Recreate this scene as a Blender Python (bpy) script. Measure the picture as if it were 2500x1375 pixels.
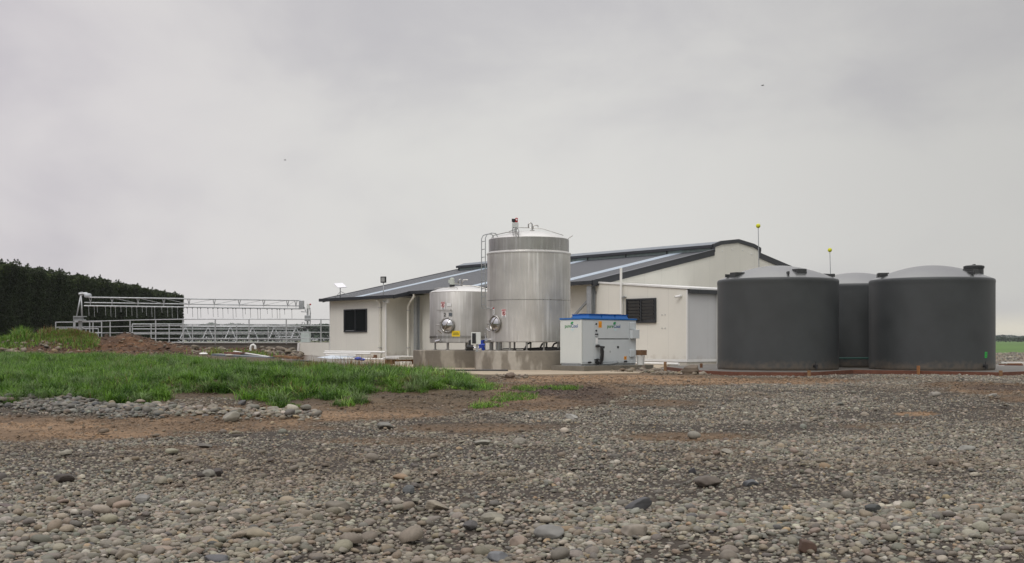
import bpy, bmesh, math, random
import numpy as np
from mathutils import Vector, Matrix
random.seed(7)
rng = np.random.default_rng(11)
S = bpy.context.scene
COL = S.collection
for o in list(bpy.data.objects):
    bpy.data.objects.remove(o)
R = math.radians
# ------------------------------------------------------------------ camera, sky, sun, exposure
F, CX, HY = 2750.0, 1250.0, 831.0          # focal length and horizon in pixels of the 2500 px photograph
cd = bpy.data.cameras.new('camera'); cam = bpy.data.objects.new('camera', cd); COL.objects.link(cam)
cd.sensor_width = 36.0; cd.lens = 36.0*F/2500.0; cd.shift_y = (HY-687.5)/2500.0
cd.clip_start = 0.1; cd.clip_end = 20000
cam.location = (0, 0, 1.0); cam.rotation_euler = (R(90), 0, 0)
S.camera = cam
SUN_EL, SUN_AZ = 48.0, 205.0                 # azimuth clockwise from +Y: behind the camera, to its left
W = bpy.data.worlds.new('World'); S.world = W; W.use_nodes = True
nt = W.node_tree; nt.nodes.clear()
def wn(t, **k):
    n = nt.nodes.new(t)
    for a, b in k.items(): setattr(n, a, b)
    return n
out = wn('ShaderNodeOutputWorld'); bg = wn('ShaderNodeBackground')
sky = wn('ShaderNodeTexSky', sky_type='NISHITA'); sky.sun_disc = False
sky.sun_elevation = R(SUN_EL); sky.sun_rotation = R(SUN_AZ)
tc = wn('ShaderNodeTexCoord')
def wmath(op, a, b=None, c=None, clamp=False):
    n = wn('ShaderNodeMath', operation=op); n.use_clamp = clamp
    for i, v in enumerate((a, b, c)):
        if v is None: continue
        if isinstance(v, (int, float)): n.inputs[i].default_value = v
        else: nt.links.new(v, n.inputs[i])
    return n.outputs[0]
def wramp(v, a, b, lo=0.0, hi=1.0):
    n = wn('ShaderNodeMapRange', interpolation_type='SMOOTHSTEP')
    nt.links.new(v, n.inputs['Value'])
    for k, x in zip(('From Min', 'From Max', 'To Min', 'To Max'), (a, b, lo, hi)): n.inputs[k].default_value = x
    return n.outputs['Result']
sep = wn('ShaderNodeSeparateXYZ'); nt.links.new(tc.outputs['Generated'], sep.inputs[0])
mp = wn('ShaderNodeMapping'); mp.inputs['Scale'].default_value = (1.0, 1.0, 1.7); mp.inputs['Rotation'].default_value = (0, R(-24), 0)
nt.links.new(tc.outputs['Generated'], mp.inputs['Vector'])
def noise(scale, detail, rough, w=0.0, dist=0.0):
    n = wn('ShaderNodeTexNoise', noise_dimensions='4D'); n.inputs['Scale'].default_value = scale; n.inputs['W'].default_value = w
    n.inputs['Detail'].default_value = detail; n.inputs['Roughness'].default_value = rough; n.inputs['Distortion'].default_value = dist
    nt.links.new(mp.outputs[0], n.inputs['Vector']); return n.outputs['Fac']
n1 = noise(1.8, 3, .5, 2.3, .3); n2 = noise(5.5, 5, .55, 5.1, .4)
cl = wmath('ADD', wmath('MULTIPLY', n1, .7), wmath('MULTIPLY', n2, .3))
fac = wramp(cl, .39, .59)
cr = wn('ShaderNodeMixRGB'); cr.inputs[1].default_value = (.53, .518, .535, 1); cr.inputs[2].default_value = (.70, .69, .665, 1)
nt.links.new(fac, cr.inputs[0])
# greyer towards the right of the view, paler gap low on the right horizon
side = wramp(sep.outputs['X'], .05, .45, 1.02, .83)
gain = wramp(sep.outputs['Z'], .30, .85, 1.0, 2.3)
hz = wmath('MULTIPLY', wmath('MULTIPLY', wramp(sep.outputs['Z'], .004, .028, 1.0, 0.0), wramp(sep.outputs['X'], .30, .40)), .9)
tot = wmath('MULTIPLY', side, gain)
m1 = wn('ShaderNodeMixRGB', blend_type='MULTIPLY'); m1.inputs[0].default_value = 1
cmb = wn('ShaderNodeCombineXYZ')
for i in range(3): nt.links.new(tot, cmb.inputs[i])
mv = wn('ShaderNodeMixRGB', blend_type='MULTIPLY'); mv.inputs[2].default_value = (.985, .955, 1.0, 1)
nt.links.new(wramp(sep.outputs['X'], -.05, -.42, 0.0, 1.0), mv.inputs[0]); nt.links.new(cr.outputs[0], mv.inputs[1]); nt.links.new(mv.outputs[0], m1.inputs[1]); nt.links.new(cmb.outputs[0], m1.inputs[2])
m2 = wn('ShaderNodeMixRGB'); nt.links.new(hz, m2.inputs[0]); nt.links.new(m1.outputs[0], m2.inputs[1]); m2.inputs[2].default_value = (.80, .75, .62, 1)
sk = wn('ShaderNodeMixRGB', blend_type='MULTIPLY'); sk.inputs[0].default_value = 1; sk.inputs[2].default_value = (.1, .1, .1, 1)
nt.links.new(sky.outputs[0], sk.inputs[1])
m3 = wn('ShaderNodeMixRGB'); m3.inputs[0].default_value = .97
nt.links.new(sk.outputs[0], m3.inputs[1]); nt.links.new(m2.outputs[0], m3.inputs[2])
nt.links.new(m3.outputs[0], bg.inputs['Color']); bg.inputs['Strength'].default_value = 1.0
nt.links.new(bg.outputs[0], out.inputs[0])
sd = bpy.data.lights.new('sun', 'SUN'); sd.energy = 0.9; sd.angle = R(25); sd.color = (1.0, .97, .92)
so = bpy.data.objects.new('sun', sd); COL.objects.link(so)
az, el = R(SUN_AZ), R(SUN_EL)
sv = Vector((math.sin(az)*math.cos(el), math.cos(az)*math.cos(el), math.sin(el)))
so.rotation_euler = sv.to_track_quat('Z', 'Y').to_euler(); so.location = (0, 0, 30)
S.view_settings.view_transform = 'Standard'; S.view_settings.look = 'None'
S.view_settings.gamma = 1; S.view_settings.exposure = 0.0
S.cycles.max_bounces = 6; S.cycles.diffuse_bounces = 3; S.cycles.glossy_bounces = 3
try: S.cycles.use_denoising = True
except Exception: pass

# ------------------------------------------------------------------ helpers
def tag(o, label=None, cat=None, group=None, kind=None):
    if label: o['label'] = label
    if cat: o['category'] = cat
    if group: o['group'] = group
    if kind: o['kind'] = kind
    return o
def empty(name, loc=(0, 0, 0), rz=0.0, label=None, cat=None, group=None):
    o = bpy.data.objects.new(name, None); COL.objects.link(o)
    o.location = loc; o.rotation_euler = (0, 0, rz); o.empty_display_size = .2
    return tag(o, label, cat, group)
def srgb(r, g, b):
    return tuple(((c/255)/12.92 if c/255 <= .04045 else ((c/255+.055)/1.055)**2.4) for c in (r, g, b))
class MB:
    def __init__(s): s.v = []; s.f = []; s.sm = []
    def add(s, vs, fs, smooth=False):
        n = len(s.v); s.v += [tuple(v) for v in vs]
        for f in fs: s.f.append([i+n for i in f]); s.sm.append(smooth)
        return s
    def box(s, x0, x1, y0, y1, z0, z1):
        vs = [(x, y, z) for z in (z0, z1) for y in (y0, y1) for x in (x0, x1)]
        return s.add(vs, [(0, 2, 3, 1), (4, 5, 7, 6), (0, 1, 5, 4), (2, 6, 7, 3), (0, 4, 6, 2), (1, 3, 7, 5)])
    def obox(s, c, ax, ay, az, hx, hy, hz):
        c = Vector(c); ax = Vector(ax).normalized()*hx; ay = Vector(ay).normalized()*hy; az = Vector(az).normalized()*hz
        vs = [c+ax*i+ay*j+az*k for k in (-1, 1) for j in (-1, 1) for i in (-1, 1)]
        return s.add(vs, [(0, 2, 3, 1), (4, 5, 7, 6), (0, 1, 5, 4), (2, 6, 7, 3), (0, 4, 6, 2), (1, 3, 7, 5)])
    def bar(s, a, b, w, h=None):                       # rectangular bar from a to b
        a = Vector(a); b = Vector(b); d = (b-a); h = h or w
        up = Vector((0, 0, 1)) if abs(d.normalized().z) < .95 else Vector((0, 1, 0))
        x = d.cross(up).normalized(); z = x.cross(d).normalized()
        return s.obox((a+b)/2, d, x, z, d.length/2, w/2, h/2)
    def tube(s, pts, r, n=8, caps=True, r2=None):
        pts = [Vector(p) for p in pts]; m = len(pts); rings = []
        ref = None
        for i, p in enumerate(pts):
            d = (pts[min(i+1, m-1)]-pts[max(i-1, 0)]).normalized()
            if ref is None: ref = Vector((0, 0, 1)) if abs(d.z) < .9 else Vector((1, 0, 0))
            x = d.cross(ref).normalized(); y = x.cross(d).normalized(); ref = y
            rr = r if r2 is None else r+(r2-r)*i/(m-1)
            rings.append([p+(x*math.cos(2*math.pi*k/n)+y*math.sin(2*math.pi*k/n))*rr for k in range(n)])
        vs = [v for rg in rings for v in rg]; fs = []
        for i in range(m-1):
            for k in range(n):
                fs.append((i*n+k, i*n+(k+1) % n, (i+1)*n+(k+1) % n, (i+1)*n+k))
        s.add(vs, fs, True)
        if caps:
            s.add(rings[0], [list(range(n))]); s.add(rings[-1], [list(range(n))[::-1]])
        return s
    def lathe(s, prof, n=64, c=(0, 0), cap0=False, cap1=False, a0=0.0):   # prof: (r,z)
        vs = []; fs = []; m = len(prof)
        for r, z in prof:
            for k in range(n):
                a = a0+2*math.pi*k/n; vs.append((c[0]+r*math.cos(a), c[1]+r*math.sin(a), z))
        for i in range(m-1):
            for k in range(n):
                fs.append((i*n+k, i*n+(k+1) % n, (i+1)*n+(k+1) % n, (i+1)*n+k))
        s.add(vs, fs, True)
        if cap0: s.add(vs[:n], [list(range(n))[::-1]])
        if cap1: s.add(vs[-n:], [list(range(n))])
        return s
    def disc(s, c, nrm, r, h=.0, n=24, ry=None):        # short cylinder centred on c along nrm
        nrm = Vector(nrm).normalized(); c = Vector(c)
        return s.tube([c-nrm*h/2, c+nrm*h/2], r, n)
    def ball(s, c, r, n=12, sc=(1, 1, 1)):
        vs = []; fs = []
        m = n//2+1
        for i in range(m):
            th = math.pi*i/(m-1)
            for k in range(n):
                a = 2*math.pi*k/n
                vs.append((c[0]+r*sc[0]*math.sin(th)*math.cos(a), c[1]+r*sc[1]*math.sin(th)*math.sin(a), c[2]+r*sc[2]*math.cos(th)))
        for i in range(m-1):
            for k in range(n): fs.append((i*n+k, (i+1)*n+k, (i+1)*n+(k+1) % n, i*n+(k+1) % n))
        return s.add(vs, fs, True)
    def prism(s, poly, ext):                            # poly: list of 3D points, extruded by vector ext
        n = len(poly); e = Vector(ext); a = [Vector(p) for p in poly]; b = [p+e for p in a]
        s.add(a+b, [list(range(n))[::-1], [i+n for i in range(n)]]+[(i, (i+1) % n, (i+1) % n+n, i+n) for i in range(n)])
        return s
    def build(s, name, mat, parent=None, bevel=0.0, loc=None, rot=None):
        me = bpy.data.meshes.new(name); me.from_pydata([tuple(v) for v in s.v], [], s.f)
        me.polygons.foreach_set('use_smooth', s.sm)
        bm = bmesh.new(); bm.from_mesh(me); bmesh.ops.remove_doubles(bm, verts=bm.verts, dist=1e-5)
        bmesh.ops.recalc_face_normals(bm, faces=bm.faces)
        for e in bm.edges:
            if len(e.link_faces) == 2 and e.calc_face_angle(0) > R(40): e.smooth = False
        bm.to_mesh(me); bm.free()
        me.materials.append(mat)
        o = bpy.data.objects.new(name, me); COL.objects.link(o)
        if parent: o.parent = parent
        if loc: o.location = loc
        if rot: o.rotation_euler = rot
        if bevel:
            b = o.modifiers.new('bevel', 'BEVEL'); b.width = bevel; b.segments = 2; b.limit_method = 'ANGLE'; b.angle_limit = R(40)
        return o
def npmesh(name, verts, loops, nper, mat, col=None, parent=None, smooth=True):
    me = bpy.data.meshes.new(name)
    nf = len(loops)//nper
    me.vertices.add(len(verts)); me.vertices.foreach_set('co', np.asarray(verts, np.float32).ravel())
    me.loops.add(len(loops)); me.loops.foreach_set('vertex_index', np.asarray(loops, np.int32))
    me.polygons.add(nf); me.polygons.foreach_set('loop_start', np.arange(0, nf*nper, nper, dtype=np.int32))
    try: me.polygons.foreach_set('loop_total', np.full(nf, nper, np.int32))
    except Exception: pass
    me.polygons.foreach_set('use_smooth', np.full(nf, smooth, bool))
    if col is not None:
        a = me.attributes.new('col', 'FLOAT_COLOR', 'POINT')
        c4 = np.ones((len(verts), 4), np.float32); c4[:, :3] = col; a.data.foreach_set('color', c4.ravel())
    me.update(calc_edges=True); me.validate()
    me.materials.append(mat)
    o = bpy.data.objects.new(name, me); COL.objects.link(o)
    if parent: o.parent = parent
    return o
def text_mesh(name, body, size, mat, parent, M, extrude=.002, align='LEFT', bold=False):
    cu = bpy.data.curves.new(name, 'FONT'); cu.body = body; cu.size = size; cu.extrude = extrude; cu.align_x = align
    if bold: cu.offset = size*.02
    t = bpy.data.objects.new(name, cu); COL.objects.link(t)
    dg = bpy.context.evaluated_depsgraph_get()
    me = bpy.data.meshes.new_from_object(t.evaluated_get(dg)); bpy.data.objects.remove(t)
    me.name = name; me.materials.clear(); me.materials.append(mat)
    me.transform(M)
    o = bpy.data.objects.new(name, me); COL.objects.link(o); o.parent = parent
    return o
def copy_tree(o, parent=None):
    c = o.copy(); COL.objects.link(c)
    if parent: c.parent = parent
    for ch in [x for x in bpy.data.objects if x.parent == o]: copy_tree(ch, c)
    return c

# ---- materials
def mat(name, base=(.5, .5, .5), rough=.6, metal=0.0, spec=.5, var=0.0, vscale=3.0, bump=0.0, bscale=20.0, stretch=(1, 1, 1), attr=None, rvar=0.0, coat=0.0, dark=None):
    m = bpy.data.materials.new(name); m.use_nodes = True; n = m.node_tree.nodes; l = m.node_tree.links
    b = n['Principled BSDF']; b.inputs['Base Color'].default_value = (*base, 1); b.inputs['Roughness'].default_value = rough
    b.inputs['Metallic'].default_value = metal; b.inputs['Specular IOR Level'].default_value = spec
    b.inputs['Coat Weight'].default_value = coat
    tcn = n.new('ShaderNodeTexCoord'); mpn = n.new('ShaderNodeMapping'); mpn.inputs['Scale'].default_value = stretch
    l.new(tcn.outputs['Object'], mpn.inputs[0])
    src = None
    if attr:
        a = n.new('ShaderNodeAttribute'); a.attribute_name = attr; src = a.outputs['Color']
    if var or rvar:
        nz = n.new('ShaderNodeTexNoise'); nz.inputs['Scale'].default_value = vscale; nz.inputs['Detail'].default_value = 6; nz.inputs['Roughness'].default_value = .6
        l.new(mpn.outputs[0], nz.inputs['Vector'])
        if var:
            mx = n.new('ShaderNodeMixRGB')
            rp = n.new('ShaderNodeMapRange'); rp.inputs['From Min'].default_value = .3; rp.inputs['From Max'].default_value = .7
            l.new(nz.outputs['Fac'], rp.inputs['Value']); l.new(rp.outputs[0], mx.inputs[0])
            if src is None:
                d = dark or tuple(c*(1-var) for c in base)
                mx.inputs[1].default_value = (*d, 1); mx.inputs[2].default_value = (*[min(1, c*(1+var*.6)) for c in base], 1)
                l.new(mx.outputs[0], b.inputs['Base Color'])
            else:
                ml = n.new('ShaderNodeMixRGB'); ml.blend_type = 'MULTIPLY'; ml.inputs[0].default_value = 1
                mx.inputs[1].default_value = (1-var,)*3+(1,); mx.inputs[2].default_value = (1+var,)*3+(1,)
                l.new(src, ml.inputs[1]); l.new(mx.outputs[0], ml.inputs[2]); l.new(ml.outputs[0], b.inputs['Base Color'])
        if rvar:
            rr = n.new('ShaderNodeMapRange'); rr.inputs['From Min'].default_value = .3; rr.inputs['From Max'].default_value = .7
            rr.inputs['To Min'].default_value = rough-rvar; rr.inputs['To Max'].default_value = rough+rvar
            l.new(nz.outputs['Fac'], rr.inputs['Value']); l.new(rr.outputs[0], b.inputs['Roughness'])
    elif src is not None: l.new(src, b.inputs['Base Color'])
    if bump:
        nb = n.new('ShaderNodeTexNoise'); nb.inputs['Scale'].default_value = bscale; nb.inputs['Detail'].default_value = 5
        l.new(mpn.outputs[0], nb.inputs['Vector'])
        bp = n.new('ShaderNodeBump'); bp.inputs['Strength'].default_value = min(1, bump*10); bp.inputs['Distance'].default_value = bump
        l.new(nb.outputs['Fac'], bp.inputs['Height']); l.new(bp.outputs[0], b.inputs['Normal'])
    return m
def panel_mat(name, base, pitch=1.15, line=.84, rough=.5):
    """insulated wall panel: vertical joints every `pitch` metres, faint weathering"""
    m = mat(name, base, rough, var=.05, vscale=.6, bump=.0015, bscale=3)
    n = m.node_tree.nodes; l = m.node_tree.links; b = n['Principled BSDF']
    src = b.inputs['Base Color'].links[0].from_socket
    tcn = n.new('ShaderNodeTexCoord'); sp = n.new('ShaderNodeSeparateXYZ'); l.new(tcn.outputs['Object'], sp.inputs[0])
    def M(op, a, v):
        q = n.new('ShaderNodeMath'); q.operation = op
        for i, x in enumerate((a, v)):
            if isinstance(x, (int, float)): q.inputs[i].default_value = x
            else: l.new(x, q.inputs[i])
        return q.outputs[0]
    f = M('FRACT', M('DIVIDE', M('ADD', M('ADD', sp.outputs['X'], sp.outputs['Y']), 100.3), pitch), 0)
    jn = M('LESS_THAN', f, .016/pitch)
    mx = n.new('ShaderNodeMixRGB'); mx.blend_type = 'MULTIPLY'; mx.inputs[2].default_value = (line, line, line, 1)
    l.new(jn, mx.inputs[0]); l.new(src, mx.inputs[1])
    # mud splash, rising 0.3 m from the foot of the wall with a ragged edge
    nz = n.new('ShaderNodeTexNoise'); nz.inputs['Scale'].default_value = 3.5; nz.inputs['Detail'].default_value = 6; l.new(tcn.outputs['Object'], nz.inputs['Vector'])
    h = M('SUBTRACT', M('MULTIPLY', nz.outputs['Fac'], .75), sp.outputs['Z'])
    mr = n.new('ShaderNodeMapRange'); mr.inputs['From Min'].default_value = 0.0; mr.inputs['From Max'].default_value = .35; mr.inputs['To Max'].default_value = .45
    l.new(h, mr.inputs['Value'])
    mm = n.new('ShaderNodeMixRGB'); mm.inputs[2].default_value = (.30, .24, .17, 1); l.new(mr.outputs[0], mm.inputs[0]); l.new(mx.outputs[0], mm.inputs[1])
    l.new(mm.outputs[0], b.inputs['Base Color'])
    return m
def ribbed(name, base, pitch, axis='Y', rough=.35, spec=.5, amp=.02):
    """long-run roofing: ribs as bump"""
    m = mat(name, base, rough, spec=spec, var=.10, vscale=1.2)
    n = m.node_tree.nodes; l = m.node_tree.links; b = n['Principled BSDF']
    tcn = n.new('ShaderNodeTexCoord'); sp = n.new('ShaderNodeSeparateXYZ'); l.new(tcn.outputs['Object'], sp.inputs[0])
    q = n.new('ShaderNodeMath'); q.operation = 'MULTIPLY'; q.inputs[1].default_value = 2*math.pi/pitch; l.new(sp.outputs[axis], q.inputs[0])
    s = n.new('ShaderNodeMath'); s.operation = 'SINE'; l.new(q.outputs[0], s.inputs[0])
    bp = n.new('ShaderNodeBump'); bp.inputs['Distance'].default_value = amp; bp.inputs['Strength'].default_value = 1
    l.new(s.outputs[0], bp.inputs['Height']); l.new(bp.outputs[0], b.inputs['Normal'])
    return m
def steel_mat(name, base=.5, rough=.34):
    """stainless sheet: vertical water runs change its gloss and tone, horizontal weld seams apart"""
    m = mat(name, (base,)*3, rough, metal=1)
    n = m.node_tree.nodes; l = m.node_tree.links; b = n['Principled BSDF']
    tcn = n.new('ShaderNodeTexCoord')
    def nz(sc, st, det=5, w=0):
        mp_ = n.new('ShaderNodeMapping'); mp_.inputs['Scale'].default_value = st; l.new(tcn.outputs['Object'], mp_.inputs[0])
        q = n.new('ShaderNodeTexNoise'); q.noise_dimensions = '4D'; q.inputs['W'].default_value = w; q.inputs['Scale'].default_value = sc; q.inputs['Detail'].default_value = det
        l.new(mp_.outputs[0], q.inputs['Vector']); return q.outputs['Fac']
    a = nz(9, (1, 1, .045), 5); c = nz(1.3, (1, 1, .9), 3, 4); e = nz(26, (1, 1, .05), 3, 2)
    r1 = n.new('ShaderNodeMapRange'); r1.inputs['From Min'].default_value = .52; r1.inputs['From Max'].default_value = .68; l.new(a, r1.inputs['Value'])
    mx = n.new('ShaderNodeMixRGB'); mx.inputs[1].default_value = (base*.96, base*.935, base*.885, 1); mx.inputs[2].default_value = (base*1.27, base*1.26, base*1.22, 1)
    l.new(r1.outputs[0], mx.inputs[0])
    r2 = n.new('ShaderNodeMapRange'); r2.inputs['From Min'].default_value = .3; r2.inputs['From Max'].default_value = .7; r2.inputs['To Min'].default_value = .84; r2.inputs['To Max'].default_value = 1.1; l.new(c, r2.inputs['Value'])
    ml = n.new('ShaderNodeVectorMath'); ml.operation = 'SCALE'; l.new(mx.outputs[0], ml.inputs[0]); l.new(r2.outputs[0], ml.inputs['Scale'])
    l.new(ml.outputs[0], b.inputs['Base Color'])
    r3 = n.new('ShaderNodeMapRange'); r3.inputs['From Min'].default_value = .35; r3.inputs['From Max'].default_value = .65; r3.inputs['To Min'].default_value = rough-.05; r3.inputs['To Max'].default_value = rough+.16; l.new(e, r3.inputs['Value'])
    l.new(r3.outputs[0], b.inputs['Roughness'])
    bp = n.new('ShaderNodeBump'); bp.inputs['Distance'].default_value = .012; bp.inputs['Strength'].default_value = .5; l.new(c, bp.inputs['Height']); l.new(bp.outputs[0], b.inputs['Normal'])
    return m
def stained(name, base, dark, sc=2.2, lo=.45, hi=.55, st=(1, 1, .35)):
    """concrete with wet patches running down"""
    m = mat(name, base, .8, var=.12, vscale=7, bump=.004, bscale=30)
    n = m.node_tree.nodes; l = m.node_tree.links; b = n['Principled BSDF']; src = b.inputs['Base Color'].links[0].from_socket
    tcn = n.new('ShaderNodeTexCoord'); mp_ = n.new('ShaderNodeMapping'); mp_.inputs['Scale'].default_value = st; l.new(tcn.outputs['Object'], mp_.inputs[0])
    q = n.new('ShaderNodeTexNoise'); q.inputs['Scale'].default_value = sc; q.inputs['Detail'].default_value = 4; l.new(mp_.outputs[0], q.inputs['Vector'])
    r = n.new('ShaderNodeMapRange'); r.inputs['From Min'].default_value = lo; r.inputs['From Max'].default_value = hi; l.new(q.outputs['Fac'], r.inputs['Value'])
    mx = n.new('ShaderNodeMixRGB'); mx.blend_type = 'MULTIPLY'; mx.inputs[2].default_value = (*[d/bb for d, bb in zip(dark, base)], 1)
    l.new(r.outputs[0], mx.inputs[0]); l.new(src, mx.inputs[1]); l.new(mx.outputs[0], b.inputs['Base Color'])
    return m
CREAM = panel_mat('cream_panel', (.70, .688, .625))
CREAM_P = mat('cream_plain', (.70, .688, .625), .55, var=.05, vscale=1.5)
WHITE = mat('white_trim', (.74, .74, .72), .45, var=.06, vscale=4)
PIPE = mat('white_pipe', (.78, .78, .75), .35, var=.05)
PIPE_C = mat('cream_pipe', (.66, .65, .58), .4, var=.05)
ROOF = ribbed('roof_sheet', (.052, .056, .066), .2, 'X', rough=.42, spec=.45)
SKYL = ribbed('skylight_sheet', (.42, .50, .58), .2, 'X', rough=.35, spec=.5)
FASCIA = mat('dark_fascia', (.035, .038, .045), .4, var=.1)
GUTTER = mat('dark_gutter', (.030, .033, .038), .35, var=.1)
GLAZE = mat('green_glazing', (.22, .28, .27), .25, spec=.6, var=.15, vscale=5)
GALV = mat('galvanised_steel', (.40, .42, .43), .45, metal=.55, var=.18, vscale=9)
GALV_W = mat('bright_galvanised_rail', (.50, .52, .53), .45, metal=.3, var=.25, vscale=7)
STEEL = steel_mat('stainless_steel', .66, .50)
STEEL_D = steel_mat('stainless_plain', .42, .30)
STEEL_W = mat('pale_steel_dome', (.70, .69, .67), .38, metal=.55, var=.08)
CHROME = mat('polished_fitting', (.55, .55, .56), .18, metal=1)
BLACK = mat('black_plastic', (.02, .02, .022), .45)
GLASS_D = mat('dark_window_glass', (.012, .014, .015), .08, spec=.8)
FRAME = mat('charcoal_frame', (.025, .028, .032), .4)
LOUV = mat('louvre_blade', (.030, .034, .040), .3, spec=.5)
POLY = mat('charcoal_poly_tank', (.043, .048, .049), .55, spec=.45, var=.22, vscale=1.3, bump=.002, bscale=5, rvar=.06, coat=.3)
POLY.node_tree.nodes['Principled BSDF'].inputs['Coat Roughness'].default_value = .45
POLY_D = mat('dark_poly_fitting', (.028, .030, .030), .5)
CONC = stained('plinth_concrete', (.33, .30, .245), (.18, .158, .125), 1.3, .40, .47)
CONC2 = stained('plinth_concrete_pale', (.43, .40, .345), (.24, .215, .175), 1.5, .42, .48)
CONC_W = mat('yard_concrete_wet', (.12, .105, .088), .7, var=.3, vscale=1.6, bump=.004)
CONC_S = mat('slab_concrete', (.125, .115, .10), .6, var=.3, vscale=2.0, bump=.003)
CONC_A = mat('apron_concrete', (.40, .33, .24), .75, var=.22, vscale=1.1, bump=.004)
CABW = mat('white_cabinet_paint', (.66, .69, .66), .38, var=.03, vscale=2)
CABG = mat('grey_cabinet_paint', (.58, .62, .635), .4, var=.03)
BLUE = mat('blue_plastic', (.010, .13, .42), .4, var=.1)
ORANGE = mat('orange_label', (.85, .36, .02), .5)
YELLOW = mat('yellow_label', (.85, .62, .02), .5)
YBALL = mat('yellow_float', (.62, .62, .02), .5)
RED = mat('red_paint', (.40, .02, .02), .4)
SIGNW = mat('white_sign', (.8, .8, .8), .5)
INKG = mat('green_ink', (.03, .22, .06), .5)
INKB = mat('blue_ink', (.01, .07, .25), .5)
INKK = mat('black_ink', (.02, .02, .02), .5)
SPRAY = mat('green_spray_paint', (.03, .55, .08), .6)
BOXING = mat('red_brown_boxing_timber', (.15, .055, .030), .75, var=.35, vscale=6, stretch=(1, 1, 4), bump=.003)
TIMBER = mat('raw_timber', (.24, .135, .065), .8, var=.3, vscale=9, bump=.003)
TIMB_B = mat('brown_timber', (.20, .10, .05), .8, var=.3, vscale=9, bump=.003)
BLUEP = mat('blue_wrap', (.02, .06, .40), .4)
HOSE = mat('black_hose', (.015, .015, .017), .4)
LAMPG = mat('floodlight_glass', (.30, .31, .30), .2, spec=.6)
BRICKR = mat('rusty_sheet', (.16, .065, .045), .6, var=.3, vscale=8)
GREYS = mat('wet_grey_sheet', (.13, .15, .17), .35, var=.2)

# ------------------------------------------------------------------ terrain
def ss(a, b, x):
    t = np.clip((x-a)/(b-a), 0, 1); return t*t*(3-2*t)
def vnoise(x, y, sc, seed=0):
    """smooth value noise in world metres, vectorised"""
    x = np.asarray(x, float)/sc+seed*17.3; y = np.asarray(y, float)/sc+seed*9.7
    xi = np.floor(x).astype(np.int64); yi = np.floor(y).astype(np.int64); fx = x-xi; fy = y-yi
    fx = fx*fx*(3-2*fx); fy = fy*fy*(3-2*fy)
    def h(a, b):
        n = (a*374761393+b*668265263+seed*974634777) & 0x7fffffff
        n = ((n ^ (n >> 13))*1274126177) & 0x7fffffff
        return ((n ^ (n >> 16)) & 0xffff)/65535.0
    return (h(xi, yi)*(1-fx)+h(xi+1, yi)*fx)*(1-fy)+(h(xi, yi+1)*(1-fx)+h(xi+1, yi+1)*fx)*fy
def fbm(x, y, sc, oct=4, seed=0):
    s = 0; a = 1; t = 0
    for i in range(oct): s = s+a*vnoise(x, y, sc/2**i, seed+i); t += a; a *= .55
    return s/t
def G0(px, d):
    return ((px-CX)/F*d, d)
def ground(x, y):
    x = np.asarray(x, float); y = np.asarray(y, float)
    d = np.maximum(y, .5); k = np.where(y > .5, x/d, np.sign(x)*3); px = CX+F*k
    z = -.45+.40*ss(12, 29, y)+.05*ss(29, 36, y)
    z = z+.20*(1-ss(900, 1150, px))*ss(21.5, 24, y)*(1-ss(40, 46, y))*(fbm(x, y, 1.5, 2, 44)-.45)
    # raised grassy ground on the left
    left = 1-ss(980, 1230, px)
    z = z+left*.20*ss(19, 26, y)*(1-ss(34, 40, y)*ss(650, 900, px))*(1-ss(900, 1150, px)*.4)
    z = z+.18*(1-ss(430, 800, px))*ss(30, 44, y)*(1-ss(50, 56, y))
    # earth bank against the yard
    bank = (1-ss(715, 745, px))
    z = z+bank*(.19+.42*(1-ss(360, 520, px)))*ss(50, 55.5, y)*(1-ss(67, 82, y))
    def hump(cx, cd, h, sx, sy):
        X, Y = G0(cx, cd); return h*np.exp(-((x-X)/sx)**2-((y-Y)/sy)**2)
    z = z+hump(165, 54, .42, 1.3, 2.0)+hump(110, 53, .10, 1.3, 2)+hump(305, 54.5, .34, 1.1, 1.8)+hump(60, 53.5, .22, .8, 1.2)+hump(150, 51.8, .25, 1.0, .9)+hump(30, 54, .12, 2, 2)+hump(225, 52, -.12, .8, 1)
    z = z+hump(450, 23.6, .20, .40, .5)+hump(535, 23.4, .24, .38, .4)+hump(690, 23.6, .14, .5, .4)+hump(1090, 28.5, .24, .45, .5)+hump(1060, 26.5, .18, .6, .5)+hump(640, 26, .12, .8, .6)
    z = z+hump(930, 24.5, .10, 1.6, .8)+hump(1230, 33, .12, .5, .5)+hump(1260, 32.6, .10, .5, .4)
    # cobble berm in front of the grass
    z = z+.04*np.exp(-((y-20.4+ (px-150)*.0035)/.6)**2)*(1-ss(300, 420, px))+.05*np.exp(-((y-19.5+(px-500)*.002)/.7)**2)*ss(300, 420, px)*(1-ss(760, 860, px))
    z = z+hump(155, 21.0, .08, .6, .4)
    dstr = ss(18, 21, y)*(1-ss(33, 36, y))
    amp = ss(3, 8, y)*(1-ss(70, 150, np.abs(y)+np.abs(x)*.3))
    z = z+amp*(.05*(fbm(x, y, 2.4, 3, 3)-.5)+.035*(fbm(x, y, .55, 3, 5)-.5)+.05*dstr*(fbm(x, y, .45, 4, 15)-.5))
    soil = bank*ss(48, 52, y)*(1-ss(64, 72, y))
    z = z+soil*.42*(fbm(x, y, .9, 5, 8)-.5)+soil*.40*(fbm(x, y, 2.2, 2, 18)-.5)
    flat = ss(30.5, 33.5, y)*ss(1010, 1140, px)*(1-ss(60, 70, y))
    z = z*(1-flat)+flat*(-.03)
    return z
def proj(x, y, z):
    return CX+F*x/y, HY+F*(1-z)/y
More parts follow.
